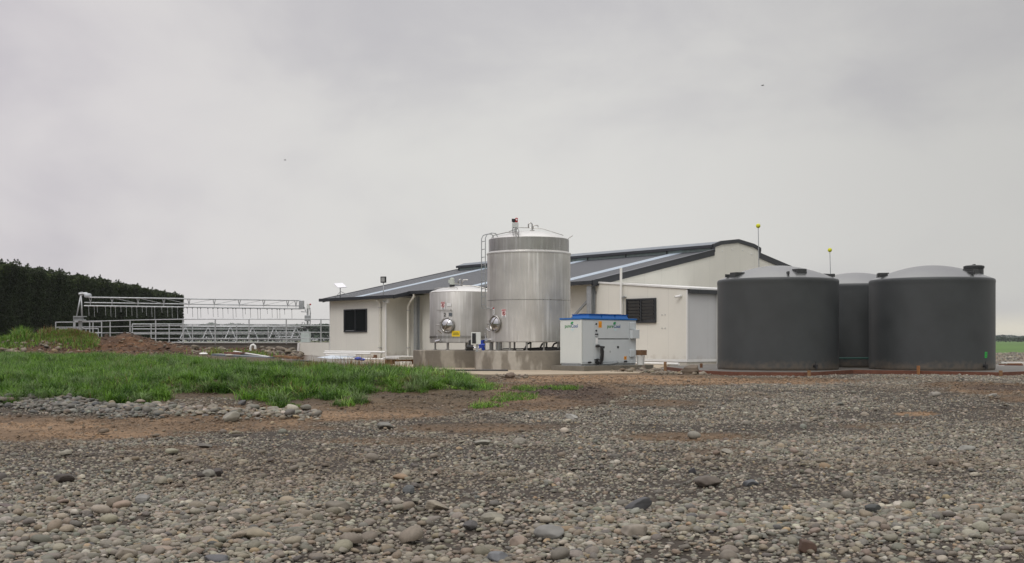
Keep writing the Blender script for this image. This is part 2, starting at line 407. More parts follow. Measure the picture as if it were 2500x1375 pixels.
def on_ground(px, py):
    """world point of the ground seen at px, py"""
    k = (px-CX)/F
    d = np.geomspace(5, 90, 1500); x = k*d; z = ground(x, d)
    yy = HY+F*(1-z)/d
    i = np.argmax(yy <= py) if (yy <= py).any() else len(d)-1
    return float(x[i]), float(d[i]), float(z[i])
def blobs(px, py, lst):
    m = np.zeros_like(px)
    for cx, cy, rx, ry, s in lst:
        m = np.maximum(m, s*np.clip(2.1-1.9*np.sqrt(((px-cx)/rx)**2+((py-cy)/ry)**2), 0, 1))
    return m
GF = np.array([(-900, 995), (0, 990), (130, 992), (200, 986), (320, 994), (390, 984), (480, 966), (560, 970), (640, 984), (720, 996), (770, 984), (830, 1000), (900, 992), (960, 968), (1040, 955), (1100, 952), (1150, 950), (1200, 944)], float)
GB = np.array([(-900, 873), (0, 873), (400, 877), (500, 885), (620, 894), (760, 899), (900, 908), (1000, 913), (1100, 919), (1160, 928), (1200, 944)], float)
def grass_mask(x, y):
    z = ground(x, y); px, py = proj(x, np.maximum(y, 1), z)
    px = px+22*(vnoise(x, y, .7, 41)-.5)
    n = (fbm(x, y, 1.1, 3, 31)-.5)
    f = np.interp(px, GF[:, 0], GF[:, 1])+n*52-3; b = np.interp(px, GB[:, 0], GB[:, 1])+n*3
    m = (px < 1200) & (py < f) & (py > b)
    m &= fbm(x, y, 1.3, 3, 77) < np.where(py > f-25, .64, .76)
    m &= ~((np.abs(px-490) < 75) & (py > 960+n*20) & (py < 975)) 
    p2 = blobs(px, py, [(1250, 972, 60, 14, 1), (1195, 995, 55, 9, 1), (1165, 948, 60, 12, 1), (1375, 948, 70, 8, .8), (1290, 950, 45, 8, .8)])
    m |= (p2*fbm(x, y, .5, 3, 9) > .3)
    return m
DIRT = [(120, 1048, 420, 34, 1), (480, 1035, 330, 24, .9), (760, 1008, 380, 26, 1), (1010, 968, 300, 32, 1), (1250, 985, 260, 22, .85), (1330, 955, 260, 26, 1), (1500, 925, 330, 17, 1),
        (1650, 930, 250, 14, .9), (1900, 930, 230, 9, .8), (1150, 1045, 240, 14, .55), (950, 1078, 220, 12, .5), (1680, 1068, 200, 15, .7), (1760, 1100, 110, 12, .5), (2235, 1011, 60, 6, 1), (2440, 950, 150, 16, 1),
        (2330, 940, 120, 10, .6), (430, 1095, 220, 10, .5), (2150, 1040, 120, 9, .45), (1600, 985, 150, 10, .5), (700, 1045, 250, 9, .5), (2480, 975, 80, 10, .6), (410, 1190, 60, 8, .4), (830, 1265, 40, 10, .4)]
DARK = [(1380, 955, 150, 16, 1), (480, 962, 70, 10, 1), (1090, 935, 50, 14, .9), (980, 965, 140, 12, .8), (1300, 985, 220, 10, .5), (1430, 970, 100, 12, .8), (2440, 948, 120, 9, .8), (660, 972, 90, 12, .7), (1230, 925, 60, 8, .5), (750, 985, 90, 9, .7)]
TAN = [(230, 1062, 230, 14, .7), (120, 1040, 200, 12, .8), (800, 1012, 260, 11, .8), (1480, 925, 260, 11, 1), (1700, 932, 240, 9, .9), (2235, 1011, 60, 5, 1), (1300, 928, 130, 8, .8), (560, 1000, 200, 8, .7), (1950, 934, 240, 7, .7), (1000, 1015, 160, 8, .5)]
def dirtness(px, py, x, y):
    return np.clip(blobs(px, py, DIRT)*1.55-.75*fbm(x, y, 1.1, 4, 21)+.25*(1-ss(1060, 1110, py)), 0, 1)
def ground_col(x, y, z):
    yy = np.maximum(y, 1); px, py = proj(x, yy, z)
    px = np.where(y > 1, px, -9999); py = np.where(y > 1, py, 9999)
    n1 = fbm(x, y, .8, 4, 1)[..., None]; n2 = fbm(x, y, .12, 3, 2)[..., None]
    C = lambda *a: np.array(a)
    c = C(.046, .036, .027)*(.7+.6*n2)*np.ones_like(z)[..., None]
    far = ss(60, 85, y+np.abs(x)*.2)[..., None]
    rockyfar = C(.23, .215, .19)*(.7+.6*n2)
    c = c*(1-ss(34, 40, y)[..., None])+rockyfar*ss(34, 40, y)[..., None]
    d = dirtness(px, py, x, y)[..., None]
    c = c*(1-d)+d*C(.135, .088, .050)*(.6+.8*n1)*(.6+.8*n2)
    t = np.clip(blobs(px, py, TAN)*1.4-.7*fbm(x, y, .5, 3, 22), 0, 1)[..., None]
    c = c*(1-t)+t*C(.24, .155, .088)*(.6+.8*n2)
    k = np.clip(blobs(px, py, DARK)*1.4-.6*fbm(x, y, .4, 3, 23), 0, 1)[..., None]
    c = c*(1-k)+k*C(.062, .040, .027)*(.5+1.0*n2)
    gm = (1-ss(1150, 1230, px))*ss(19, 23, y)*(1-ss(46, 50, y)); gm = gm[..., None]*(1-k*.5)
    c = c*(1-gm)+gm*C(.085, .062, .036)*(.6+.8*n1)
    # red earth bank behind the grass
    bk = ((1-ss(735, 760, px))*ss(44, 50, y)*(1-ss(74, 84, y)))[..., None]
    c = c*(1-bk)+bk*C(.088, .044, .020)*(.25+1.4*n1)*(.4+1.2*n2)
    # green paddocks
    fld = np.maximum(ss(84, 90, y+.3*fbm(x, y, 6, 3, 6)*8), ss(60, 90, np.abs(x)-40+0*y))
    fld = np.maximum(fld, (1-ss(-6, 3, y)))*1.0
    fld = fld[..., None]
    gcol = C(.085, .16, .035)*(.75+.5*fbm(x, y, 9, 4, 7)[..., None])
    left = ss(45, 90, y)*(1-ss(900, 1100, px)); left = left[..., None]
    gcol = gcol*(1-left)+left*C(.12, .135, .06)*(.75+.5*fbm(x, y, 9, 4, 7)[..., None])
    c = c*(1-fld)+fld*gcol
    return c
def make_ground():
    fa = np.linspace(-36, 36, 760); ba = np.concatenate([np.linspace(36, 324, 80)[1:-1]])
    ang = np.radians(np.concatenate([fa, ba]))       # clockwise from +Y
    rad = np.concatenate([np.linspace(.4, 4.5, 12), np.geomspace(4.7, 75, 620), np.geomspace(76, 9000, 60)])
    A, Rr = np.meshgrid(ang, rad); x = Rr*np.sin(A); y = Rr*np.cos(A)
    z = ground(x, y); c = ground_col(x, y, z)
    nr, na = x.shape
    v = np.stack([x, y, z], -1).reshape(-1, 3); c = c.reshape(-1, 3)
    v = np.vstack([v, [[0, 0, -.45]]]); c = np.vstack([c, c[:1]])
    i = np.arange(nr-1)[:, None]*na; j = np.arange(na)[None, :]; j2 = (j+1) % na
    q = np.stack([i+j, i+na+j, i+na+j2, i+j2], -1).reshape(-1, 4)
    tri = np.stack([q[:, [0, 1, 2]], q[:, [0, 2, 3]]], 1).reshape(-1, 3)
    cen = np.stack([np.full(na, len(v)-1), np.arange(na), (np.arange(na)+1) % na], -1)
    tri = np.vstack([tri, cen])[:, ::-1]
    m = mat('earth_and_gravel', (.1, .09, .08), .85, attr='col', var=.35, vscale=14, bump=.02, bscale=22, spec=.3)
    o = npmesh('ground', v, tri.ravel(), 3, m, c); tag(o, kind='structure', label='earth, gravel and paddocks'); return o
make_ground()
def g1(x, y): return float(ground(np.array([x]), np.array([y]))[0])

# ------------------------------------------------------------------ pebbles
def ico(level):
    bm = bmesh.new(); bmesh.ops.create_icosphere(bm, subdivisions=level, radius=1)
    v = np.array([x.co[:] for x in bm.verts]); f = np.array([[q.index for q in p.verts] for p in bm.faces]); bm.free()
    return v, f
def cut_low(v, f, zc):
    keep = v[f][:, :, 2].mean(1) > zc; f = f[keep]
    used = np.unique(f); mp_ = np.full(len(v), -1); mp_[used] = np.arange(len(used)); return v[used], mp_[f]
def stone_shapes(level, n, cut=-.45):
    v, f = ico(level); out_ = []
    for i in range(n):
        w = v.copy(); r = np.random.default_rng(100+i)
        for _ in range(5):
            dr = r.normal(size=3); dr /= np.linalg.norm(dr); h = r.uniform(.55, .9)
            dd = w@dr; w = w-np.outer(np.maximum(dd-h, 0)*.75, dr)
        w = w*(1+.07*np.sin(v@r.normal(size=3)*2.5+r.uniform(0, 6))[:, None])
        w = w*np.array([1, r.uniform(.62, .9), r.uniform(.40, .66)])
        out_.append(w)
    vv = [cut_low(np.hstack([o[:, :2], v[:, 2:]]), f, cut) for o in out_]
    # same topology for all: cut on the sphere
    keep = v[f][:, :, 2].mean(1) > cut; f2 = f[keep]; used = np.unique(f2); mp_ = np.full(len(v), -1); mp_[used] = np.arange(len(used))
    return np.stack([o[used] for o in out_]), mp_[f2]
PAL = np.array([(.178, .160, .126), (.130, .120, .096), (.215, .193, .150), (.160, .132, .096), (.095, .087, .073), (.29, .265, .215), (.148, .144, .116), (.195, .160, .118), (.235, .18, .11), (.165, .132, .10), (.075, .072, .066)])*1.20
PW = np.array([.2, .16, .15, .1, .09, .07, .1, .07, .02, .02, .02]); PW = PW/PW.sum()
def stones(x, y, s, level, nsh, zoff=.25, tint=None):
    sh, f = stone_shapes(level, nsh)
    n = len(x); idx = rng.integers(0, nsh, n); v = sh[idx]*s[:, None, None]
    tx = rng.normal(0, .16, n); ty = rng.normal(0, .16, n); a = rng.uniform(0, 6.283, n)
    c_, s_ = np.cos(tx)[:, None], np.sin(tx)[:, None]; Y = v[:, :, 1]*c_-v[:, :, 2]*s_; Z = v[:, :, 1]*s_+v[:, :, 2]*c_; X = v[:, :, 0]
    c_, s_ = np.cos(ty)[:, None], np.sin(ty)[:, None]; X, Z = X*c_+Z*s_, -X*s_+Z*c_
    c_, s_ = np.cos(a)[:, None], np.sin(a)[:, None]; X, Y = X*c_-Y*s_, X*s_+Y*c_
    z = ground(x, y)+s*zoff+rng.uniform(-.45, .40, n)*s
    V = np.stack([X+x[:, None], Y+y[:, None], Z+z[:, None]], -1)
    col = PAL[rng.choice(len(PAL), n, p=PW)]*rng.uniform(.72, 1.22, (n, 1))*rng.uniform(.95, 1.05, (n, 3))
    if tint is not None: col = col*(1-tint[:, None]*.55)+tint[:, None]*.55*np.array([.135, .090, .052])*(.6+.8*rng.uniform(0, 1, (len(x), 1)))
    C_ = np.repeat(col[:, None, :], V.shape[1], 1)
    Fc = f[None]+(np.arange(n)*V.shape[1])[:, None, None]
    return V.reshape(-1, 3), Fc.reshape(-1), C_.reshape(-1, 3)
def scatter(dens, d0, d1, kmax=.50, pxr=None):
    """uniform random points of the ground between two distances"""
    area = kmax*(d1*d1-d0*d0)+7*(d1-d0)
    n = int(area*dens); d = np.sqrt(rng.uniform(d0*d0, d1*d1, n)); k = rng.uniform(-1, 1, n)*(kmax+3.5/d)
    return k*d, d
def make_gravel():
    Vs, Fs, Cs = [], [], []; nv = 0
    def put(t):
        nonlocal nv
        V, f, c = t; Vs.append(V); Fs.append(f+nv); Cs.append(c); nv += len(V)
    # (density, d0, d1, median radius, sigma, level)
    for dens, d0, d1, med, sg, lv in ((1350, 4.6, 10, .0185, .42, 2), (60, 5.2, 10, .036, .28, 2), (8, 5.2, 9, .052, .22, 2), (1300, 10, 16, .0170, .42, 1), (1150, 16, 24, .0165, .40, 1), (760, 24, 33.5, .018, .38, 1), (5, 12, 22, .05, .3, 2), (7, 9, 14, .045, .3, 2), (2.2, 22, 33, .05, .3, 2)):
        x, y = scatter(dens, d0, d1)
        z = ground(x, y); px, py = proj(x, y, z)
        dn = dirtness(px, py, x, y); tn = blobs(px, py, TAN); dk = blobs(px, py, DARK)
        patch = fbm(x, y, 1.7, 3, 51)
        p = 1-.94*np.clip(dn*1.2+.4*tn+.5*dk, 0, 1)
        p = p*(.30+.70*ss(.36, .52, patch))*(1-.35*(1-ss(1080, 1130, py)))
        leftg = (px < 1215) & (py < np.interp(px, GF[:, 0], GF[:, 1])+4)
        p = np.where(leftg, 0.0, p)
        # slabs and apron stay clean
        p = np.where((y > 33.0) & (px > 1100) & (px < 1600), 0, p)
        keep = rng.uniform(0, 1, len(x)) < p
        x, y, dn = x[keep], y[keep], dn[keep]
        s = np.clip(med*np.exp(rng.normal(0, sg, len(x))), .010, .13)
        put(stones(x, y, s, lv, 28, tint=np.clip(dn+(.32+.3*ss(9, 13, y))*ss(.47, .66, fbm(x, y, 1.9, 3, 61)), 0, 1)))
    # clods and grit on the bare earth
    for dens, d0, d1, med, lv in ((420, 10, 20, .011, 1), (330, 20, 30, .015, 1), (160, 30, 37, .018, 1)):
        x, y = scatter(dens, d0, d1); z = ground(x, y); px, py = proj(x, y, z)
        q = np.clip(dirtness(px, py, x, y)+blobs(px, py, DARK), 0, 1)*(.15+.85*ss(.35, .6, fbm(x, y, .7, 3, 66)))
        keep = (rng.uniform(0, 1, len(x)) < q) & ~((y > 32) & (px > 1100)); x, y, z = x[keep], y[keep], z[keep]
        t = stones(x, y, np.clip(med*np.exp(rng.normal(0, .5, len(x))), .006, .07), lv, 28, .2)
        gc = ground_col(x, y, z)*rng.uniform(.55, 1.5, (len(x), 1)); nvv = len(t[0])//len(x)
        put((t[0], t[1], np.repeat(gc, nvv, 0)))
    # cobble berm in front of the grass
    n = 7500; pxs = rng.uniform(-160, 400, n); d = 20.4-(pxs-150)*.0035+rng.normal(0, .33, n)
    x = (pxs-CX)/F*d; t = stones(x, d, np.clip(.030*np.exp(rng.normal(0, .42, n)), .015, .10), 2, 28, .6); put((t[0], t[1], t[2]*np.array([.70, .74, .80])))
    n = 1500; pxs = rng.uniform(300, 780, n); d = 19.6-(pxs-500)*.002+rng.normal(0, .35, n)
    x = (pxs-CX)/F*d; put(stones(x, d, np.clip(.035*np.exp(rng.normal(0, .45, n)), .02, .12), 2, 28, .4))
    # rubble on the bank and round the slab
    def rub(n, p0, p1, d0, d1, med, sg=.5):
        pxs = rng.uniform(p0, p1, n); d = rng.uniform(d0, d1, n); x = (pxs-CX)/F*d
        put(stones(x, d, np.clip(med*np.exp(rng.normal(0, sg, n)), .02, .28), 2, 28, .3, tint=np.full(n, .75)))
    rub(420, 470, 560, 52, 57, .085, .4); rub(620, 640, 735, 53, 60, .085, .45); rub(1500, 0, 730, 49, 64, .035); rub(110, 0, 60, 50, 54, .09, .4)
    rub(30, 95, 150, 50, 52, .09, .3)
    n = 9000; pxs = rng.uniform(-60, 740, n); d = rng.uniform(48, 66, n); x = (pxs-CX)/F*d; z = ground(x, d)
    t = stones(x, d, np.clip(.035*np.exp(rng.normal(0, .6, n)), .012, .16), 1, 28, .2); put((t[0], t[1], np.repeat(ground_col(x, d, z)*rng.uniform(.4, 1.6, (n, 1)), len(t[0])//n, 0)))
    rub(420, 1490, 1625, 35.5, 38.2, .05, .5); rub(900, 1590, 1760, 33.5, 36.0, .035); rub(130, 1200, 1290, 31.0, 32.6, .03, .5)
    # far gravel right of the tanks
    x, y = rng.uniform(14, 48, 48000), rng.uniform(34, 84, 48000)
    kp = (x/y > .42) & (x/y < .60) & ((y > 45) | (x > 17)); x, y = x[kp], y[kp]
    put(stones(x, y, np.clip(.06*np.exp(rng.normal(0, .4, len(x))), .02, .2), 1, 28, .3))
    m = mat('river_stone', (.2, .2, .2), .62, attr='col', var=.16, vscale=45, bump=.0015, bscale=120, spec=.4)
    o = npmesh('gravel', np.vstack(Vs), np.concatenate(Fs), 3, m, np.vstack(Cs))
    tag(o, 'loose grey river gravel covering the foreground', 'gravel', kind='stuff')
    print('gravel verts', nv)
make_gravel()
# big stones that one can point at: px, py of the centre, width, height in px, colour, label
BIG = [
 (152, 1172, 50, 21, (.050, .040, .033), 'dark brown oval stone perched on the gravel near the left edge'),
 (492, 1162, 26, 14, (.055, .045, .038), 'small dark brown stone left of a grey round one'),
 (506, 1160, 34, 20, (.21, .20, .17), 'grey rounded stone between two dark brown stones'),
 (530, 1155, 26, 18, (.065, .055, .05), 'dark brown rounded stone right of a grey one'),
 (940, 1042, 42, 15, (.17, .165, .145), 'smooth grey humped stone alone on the muddy strip'),
 (562, 1021, 42, 22, (.26, .245, .20), 'large pale domed stone in the cobble row by the grass'),
 (1340, 1307, 75, 34, (.20, .195, .18), 'largest grey smooth boulder low in the middle foreground'),
 (1266, 1326, 46, 22, (.24, .19, .15), 'pinkish tan stone left of the largest grey boulder'),
 (822, 1241, 62, 25, (.17, .15, .12), 'brown humped stone left of a squared tan block'),
 (1065, 1240, 58, 24, (.27, .235, .18), 'squared tan block of stone in the middle gravel'),
 (1202, 1268, 60, 22, (.23, .215, .17), 'angular greenish pale stone with a pointed ridge'),
 (1147, 1287, 38, 23, (.085, .08, .078), 'dark angular stone beside a greenish pointed one'),
 (1560, 1240, 70, 28, (.075, .075, .078), 'dark slate grey boulder with a flat disc stone leaning on it'),
 (1551, 1252, 28, 15, (.24, .24, .20), 'pale flat disc stone leaning on a dark slate boulder'),
 (1550, 1301, 66, 28, (.245, .215, .175), 'broad tan flat-topped stone right of the largest grey boulder'),
 (1730, 1180, 66, 25, (.12, .10, .082), 'brown-grey boulder standing above the right middle gravel'),
 (1835, 1181, 38, 14, (.10, .105, .11), 'blue-grey low stone right of the brown-grey boulder'),
 (1690, 1153, 18, 17, (.05, .05, .055), 'small dark pointed stone standing upright'),
 (2135, 1246, 43, 20, (.055, .058, .055), 'very dark smooth pebble-shaped stone on the right'),
 (2146, 1279, 46, 24, (.24, .20, .16), 'tan rounded stone just below the very dark smooth one'),
 (1973, 1341, 50, 30, (.11, .070, .052), 'reddish brown wedge stone tilted up near the lower right'),
 (1781, 1361, 50, 24, (.18, .155, .125), 'brown oval stone at the bottom edge right of the middle'),
 (622, 1308, 74, 26, (.25, .215, .155), 'long tan speckled stone in the lower left gravel'),
 (392, 1345, 55, 14, (.26, .205, .16), 'beige flat oval stone near the lower left'),
 (305, 1357, 52, 24, (.22, .19, .15), 'tan stone half buried left of the beige flat oval'),
 (997, 1198, 30, 20, (.10, .105, .105), 'round dark blue-grey stone above the squared tan block'),
 (978, 1167, 40, 14, (.25, .175, .11), 'orange-tan oval stone in the upper middle gravel'),
 (346, 1222, 36, 22, (.22, .215, .20), 'pale grey round stone in the left middle gravel'),
 (12, 1239, 58, 9, (.11, .085, .078), 'long flat purple-brown stone cut by the left edge'),
 (524, 1370, 66, 17, (.10, .10, .105), 'long dark blue-grey stone at the bottom edge'),
 (1214, 1366, 56, 26, (.17, .175, .185), 'blue-grey angular stone cut by the bottom edge'),
 (2422, 1252, 40, 13, (.30, .29, .24), 'pale oval stone near the right edge'),
 (2365, 1097, 44, 13, (.22, .215, .19), 'low pale grey stone far right on the fine gravel'),
 (1696, 1065, 34, 17, (.23, .215, .18), 'round pale stone on the muddy patch right of the middle'),
 (1779, 1107, 34, 14, (.24, .22, .18), 'pale oval stone lying tilted below the muddy patch'),
 (1396, 1020, 32, 12, (.32, .31, .28), 'small whitish stone on the dark soil patch'),
 (1176, 1083, 40, 13, (.26, .25, .21), 'pale low stone in the middle at the gravel edge'),
 (1687, 906, 42, 21, (.13, .10, .07), 'big brown rock leaning on the slab boxing beside the tank'),
 (420, 1101, 26, 8, (.05, .05, .05), 'thin dark flat stone on the left gravel edge'),
 (497, 1090, 38, 9, (.12, .11, .095), 'brown flat stone right of a thin dark one'),
 (1245, 918, 26, 13, (.17, .13, .10), 'brown cobble on the mud in front of the big plinth'),
 (590, 985, 20, 12, (.10, .10, .10), 'grey cobble lying against the dark soil heap'),
 (165, 985, 18, 13, (.16, .17, .16), 'grey-green cobble topmost on the cobble heap at the left'),
 (2285, 965, 30, 12, (.24, .22, .19), 'square pale stone on the gravel in front of the right tank'),
 (2425, 966, 20, 6, (.28, .27, .24), 'small pale flat stone near the brown patch at right'),
]
def make_big():
    v0, f0 = ico(4)
    for i, (px, py, w, h, c, lab) in enumerate(BIG):
        x, y, z = on_ground(px, py+h*.45)
        s = w/F*y/2; hh = h/F*y
        r = np.random.default_rng(500+i); v = v0.copy()
        for _ in range(9 if ('angular' in lab or 'wedge' in lab or 'squared' in lab or 'rock' in lab or 'pointed' in lab) else 5):
            dr = r.normal(size=3); dr[2] *= .6; dr /= np.linalg.norm(dr); q = r.uniform(.5, .82); dd = v@dr
            v = v-np.outer(np.maximum(dd-q, 0)*.9, dr)
        nn = np.array([math.sin(p@r.normal(size=3)) for p in v0*1.0]) if False else np.sin(v0@r.normal(size=3)*3+r.uniform(0, 6))+.5*np.sin(v0@r.normal(size=3)*6)
        v = v*(1+.035*nn[:, None])
        ext = v.max(0)-v.min(0)
        v = (v-(v.max(0)+v.min(0))/2)/ext*2
        v = v*np.array([s, s*r.uniform(.6, .9), hh*.62])
        tl = r.uniform(-.2, .2)
        if 'tilted' in lab or 'leaning' in lab: tl = -.5 if 'wedge' in lab or 'disc' not in lab else .5
        if 'rock leaning' in lab: tl = .1
        X = v[:, 0]*math.cos(tl)-v[:, 2]*math.sin(tl); Z = v[:, 0]*math.sin(tl)+v[:, 2]*math.cos(tl)
        v = np.stack([X, v[:, 1], Z], -1)
        m = mat('stone_%d' % i, c, .6, var=.30, vscale=9/max(s*10, .4), bump=.004, bscale=35, spec=.4, rvar=.1)
        o = npmesh('stone', v, f0.ravel(), 3, m)
        o.location = (x, y+s*.5, z+hh*.50)
        tag(o, lab, 'stone', 'single larger stones lying on the gravel')
make_big()

# ------------------------------------------------------------------ grass
def blades(x, y, h, wd, lean, col, droop=.5, ang=None, z=None):
    n = len(x); a = rng.uniform(0, 6.283, n) if ang is None else ang
    ca, sa = np.cos(a), np.sin(a); z = ground(x, y)-.02 if z is None else z
    rows = []
    for t, wf in ((0, 1), (.4, .9), (.75, .6), (1, 0)):
        off = lean*h*(t**1.8); zz = z+h*(t-droop*lean*t*t*.8)
        b = rng.uniform(-.5, .5, n)*0
        cx_, cy_ = x+ca*off, y+sa*off; px_, py_ = -sa*wd*wf/2, ca*wd*wf/2
        if wf: rows += [np.stack([cx_-px_, cy_-py_, zz], -1), np.stack([cx_+px_, cy_+py_, zz], -1)]
        else: rows.append(np.stack([cx_, cy_, zz], -1))
    V = np.stack(rows, 1)
    f = np.array([(0, 1, 3), (0, 3, 2), (2, 3, 5), (2, 5, 4), (4, 5, 6)])
    Fc = (f[None]+(np.arange(n)*7)[:, None, None]).reshape(-1)
    return V.reshape(-1, 3), Fc, np.repeat(col[:, None, :], 7, 1).reshape(-1, 3)
GCOL = np.array([(.104, .215, .024), (.060, .140, .016), (.150, .285, .034), (.235, .365, .070), (.030, .078, .012), (.180, .270, .095)])
BR = np.array([(.24, .15, .06), (.20, .11, .045), (.26, .21, .10)])
LEAF = mat('grass_blade', (.1, .2, .05), .5, attr='col', spec=.35)
for nm in (LEAF,):
    n_ = nm.node_tree.nodes; l_ = nm.node_tree.links; b_ = n_['Principled BSDF']; o_ = n_['Material Output']
    tr_ = n_.new('ShaderNodeBsdfTranslucent'); mx_ = n_.new('ShaderNodeMixShader'); mx_.inputs[0].default_value = .35
    l_.new(b_.inputs['Base Color'].links[0].from_socket, tr_.inputs['Color']); l_.new(b_.outputs[0], mx_.inputs[1]); l_.new(tr_.outputs[0], mx_.inputs[2]); l_.new(mx_.outputs[0], o_.inputs['Surface'])
def make_grass():
    parts = []; nv = 0
    def put(t):
        nonlocal nv
        parts.append((t[0], t[1]+nv, t[2])); nv += len(t[0])
    # clumps (tufts) with arching blades
    x, y = scatter(46, 20.5, 50, .47); k = (x < .4); x, y = x[k], y[k]; m = grass_mask(x, y); x, y = x[m], y[m]
    n = len(x); size = np.clip(rng.lognormal(0, .42, n), .4, 2.0)*(.35+1.3*vnoise(x, y, 1.0, 91))
    base = GCOL[rng.choice(6, n, p=[.28, .16, .24, .14, .08, .10])]*1.12*(.30+1.25*vnoise(x, y, .75, 92))[:, None]
    hue = vnoise(x, y, 3.1, 93)
    px, py = proj(x, y, ground(x, y))
    brp = blobs(px, py, [(760, 910, 40, 22, 1), (880, 892, 60, 14, .8), (950, 888, 60, 12, .7), (330, 900, 60, 12, .8), (270, 880, 30, 10, .6), (700, 960, 60, 16, .5), (990, 935, 60, 14, .4), (640, 958, 50, 14, .5)])
    nb = 34
    X = np.repeat(x, nb)+rng.normal(0, .045, n*nb)*np.repeat(size, nb); Y = np.repeat(y, nb)+rng.normal(0, .045, n*nb)*np.repeat(size, nb)
    H = .165*np.repeat(size, nb)*rng.uniform(.4, 1.2, n*nb)*np.repeat(1-.62*ss(1130, 1190, px), nb)*.85; L = rng.uniform(.3, 1.6, n*nb)
    C_ = np.repeat(base, nb, 0)*rng.uniform(.6, 1.6, (n*nb, 1))
    isb = rng.uniform(0, 1, n*nb) < np.repeat(.04+.30*ss(.60, .85, vnoise(x, y, .6, 97))+.75*np.clip(brp, 0, 1), nb)
    C_[isb] = BR[rng.integers(0, 3, isb.sum())]*rng.uniform(.6, 1.2, (isb.sum(), 1))
    wdir = np.repeat(rng.uniform(0, 6.283, n), nb)*0+rng.uniform(0, 6.283, n*nb)
    put(blades(X, Y, H, np.full(n*nb, .011)*rng.uniform(.7, 1.4, n*nb), L, C_, ang=wdir))
    # long drooping tussocks
    sel = (rng.uniform(0, 1, n) < .34*(.2+1.6*vnoise(x, y, 1.6, 95))) & (px < 1150); xs, ys = x[sel], y[sel]; nb = 80; q = len(xs)
    sz = rng.uniform(.8, 1.5, q)
    X = np.repeat(xs, nb)+rng.normal(0, .06, q*nb); Y = np.repeat(ys, nb)+rng.normal(0, .06, q*nb)
    bc = GCOL[rng.choice([0, 1, 2, 5], q)]*.9
    put(blades(X, Y, .29*np.repeat(sz, nb)*rng.uniform(.6, 1.1, q*nb), np.full(q*nb, .012), rng.uniform(.3, 1.3, q*nb), np.repeat(bc, nb, 0)*rng.uniform(.6, 1.5, (q*nb, 1)), droop=.75))
    # short underlayer
    x, y = scatter(190, 20.5, 50, .47); k = (x < 2.2); x, y = x[k], y[k]; m = grass_mask(x, y); x, y = x[m], y[m]; n = len(x); nb = 5
    X = np.repeat(x, nb)+rng.normal(0, .03, n*nb); Y = np.repeat(y, nb)+rng.normal(0, .03, n*nb)
    put(blades(X, Y, rng.uniform(.05, .13, n*nb), np.full(n*nb, .012), rng.uniform(.2, 1, n*nb), GCOL[rng.integers(0, 4, n*nb)]*rng.uniform(.6, 1.2, (n*nb, 1))))
    # brown seed stalks at the back edge
    n = 560; pxs = np.concatenate([rng.normal(880, 60, 230), rng.normal(950, 40, 130), rng.normal(760, 18, 200)]); d = np.concatenate([rng.uniform(33, 35.5, 360), rng.uniform(29, 31, 200)]); x = (pxs-CX)/F*d
    put(blades(x, d, rng.uniform(.2, .42, n), np.full(n, .012), rng.uniform(0, .4, n), BR[rng.integers(0, 3, n)]*rng.uniform(.6, 1.1, (n, 1))))
    o = npmesh('grass', np.vstack([p[0] for p in parts]), np.concatenate([p[1] for p in parts]), 3, LEAF, np.vstack([p[2] for p in parts]))
    tag(o, 'rough green grass in tufts between the cobbles and the shed', 'grass', kind='stuff'); print('grass verts', nv)
make_grass()
def make_bank_grass():
    parts = []; nv = 0
    def put(t):
        nonlocal nv
        parts.append((t[0], t[1]+nv, t[2])); nv += len(t[0])
    def area(n, cx, cd, sx, sd, h, brown, clip=None):
        pxs = rng.normal(cx, sx, n); d = rng.normal(cd, sd, n)
        if clip: k = (pxs > clip[0]) & (pxs < clip[1]); pxs, d = pxs[k], d[k]
        n = len(pxs); x = (pxs-CX)/F*d
        c = GCOL[rng.choice([0, 1, 2, 3], n)]*rng.uniform(.7, 1.3, (n, 1)); b = rng.uniform(0, 1, n) < brown; c[b] = BR[rng.integers(0, 3, b.sum())]*rng.uniform(.6, 1.2, (b.sum(), 1))
        put(blades(x, d, h*rng.uniform(.4, 1.2, n), np.full(n, .028), rng.uniform(.1, .9, n), c))
    area(14000, 160, 53.9, 36, 1.0, .24, .25, (85, 236)); area(3500, 180, 54.4, 30, .9, .30, .8, (95, 235)); area(1500, 215, 53.2, 12, .7, .24, .2)
    area(6000, 20, 54.5, 45, 1.2, .34, .1, (-80, 95)); area(500, 50, 54, 10, .5, .65, .1); area(500, 115, 54.6, 12, .5, .55, .5)
    area(300, 525, 50, 8, .5, .4, .5); area(500, 600, 49, 40, .7, .35, .3)
    o = npmesh('mound_grass', np.vstack([p[0] for p in parts]), np.concatenate([p[1] for p in parts]), 3, LEAF, np.vstack([p[2] for p in parts]))
    tag(o, 'long green and straw coloured grass on the earth mound at the left', 'grass', kind='stuff')
make_bank_grass()

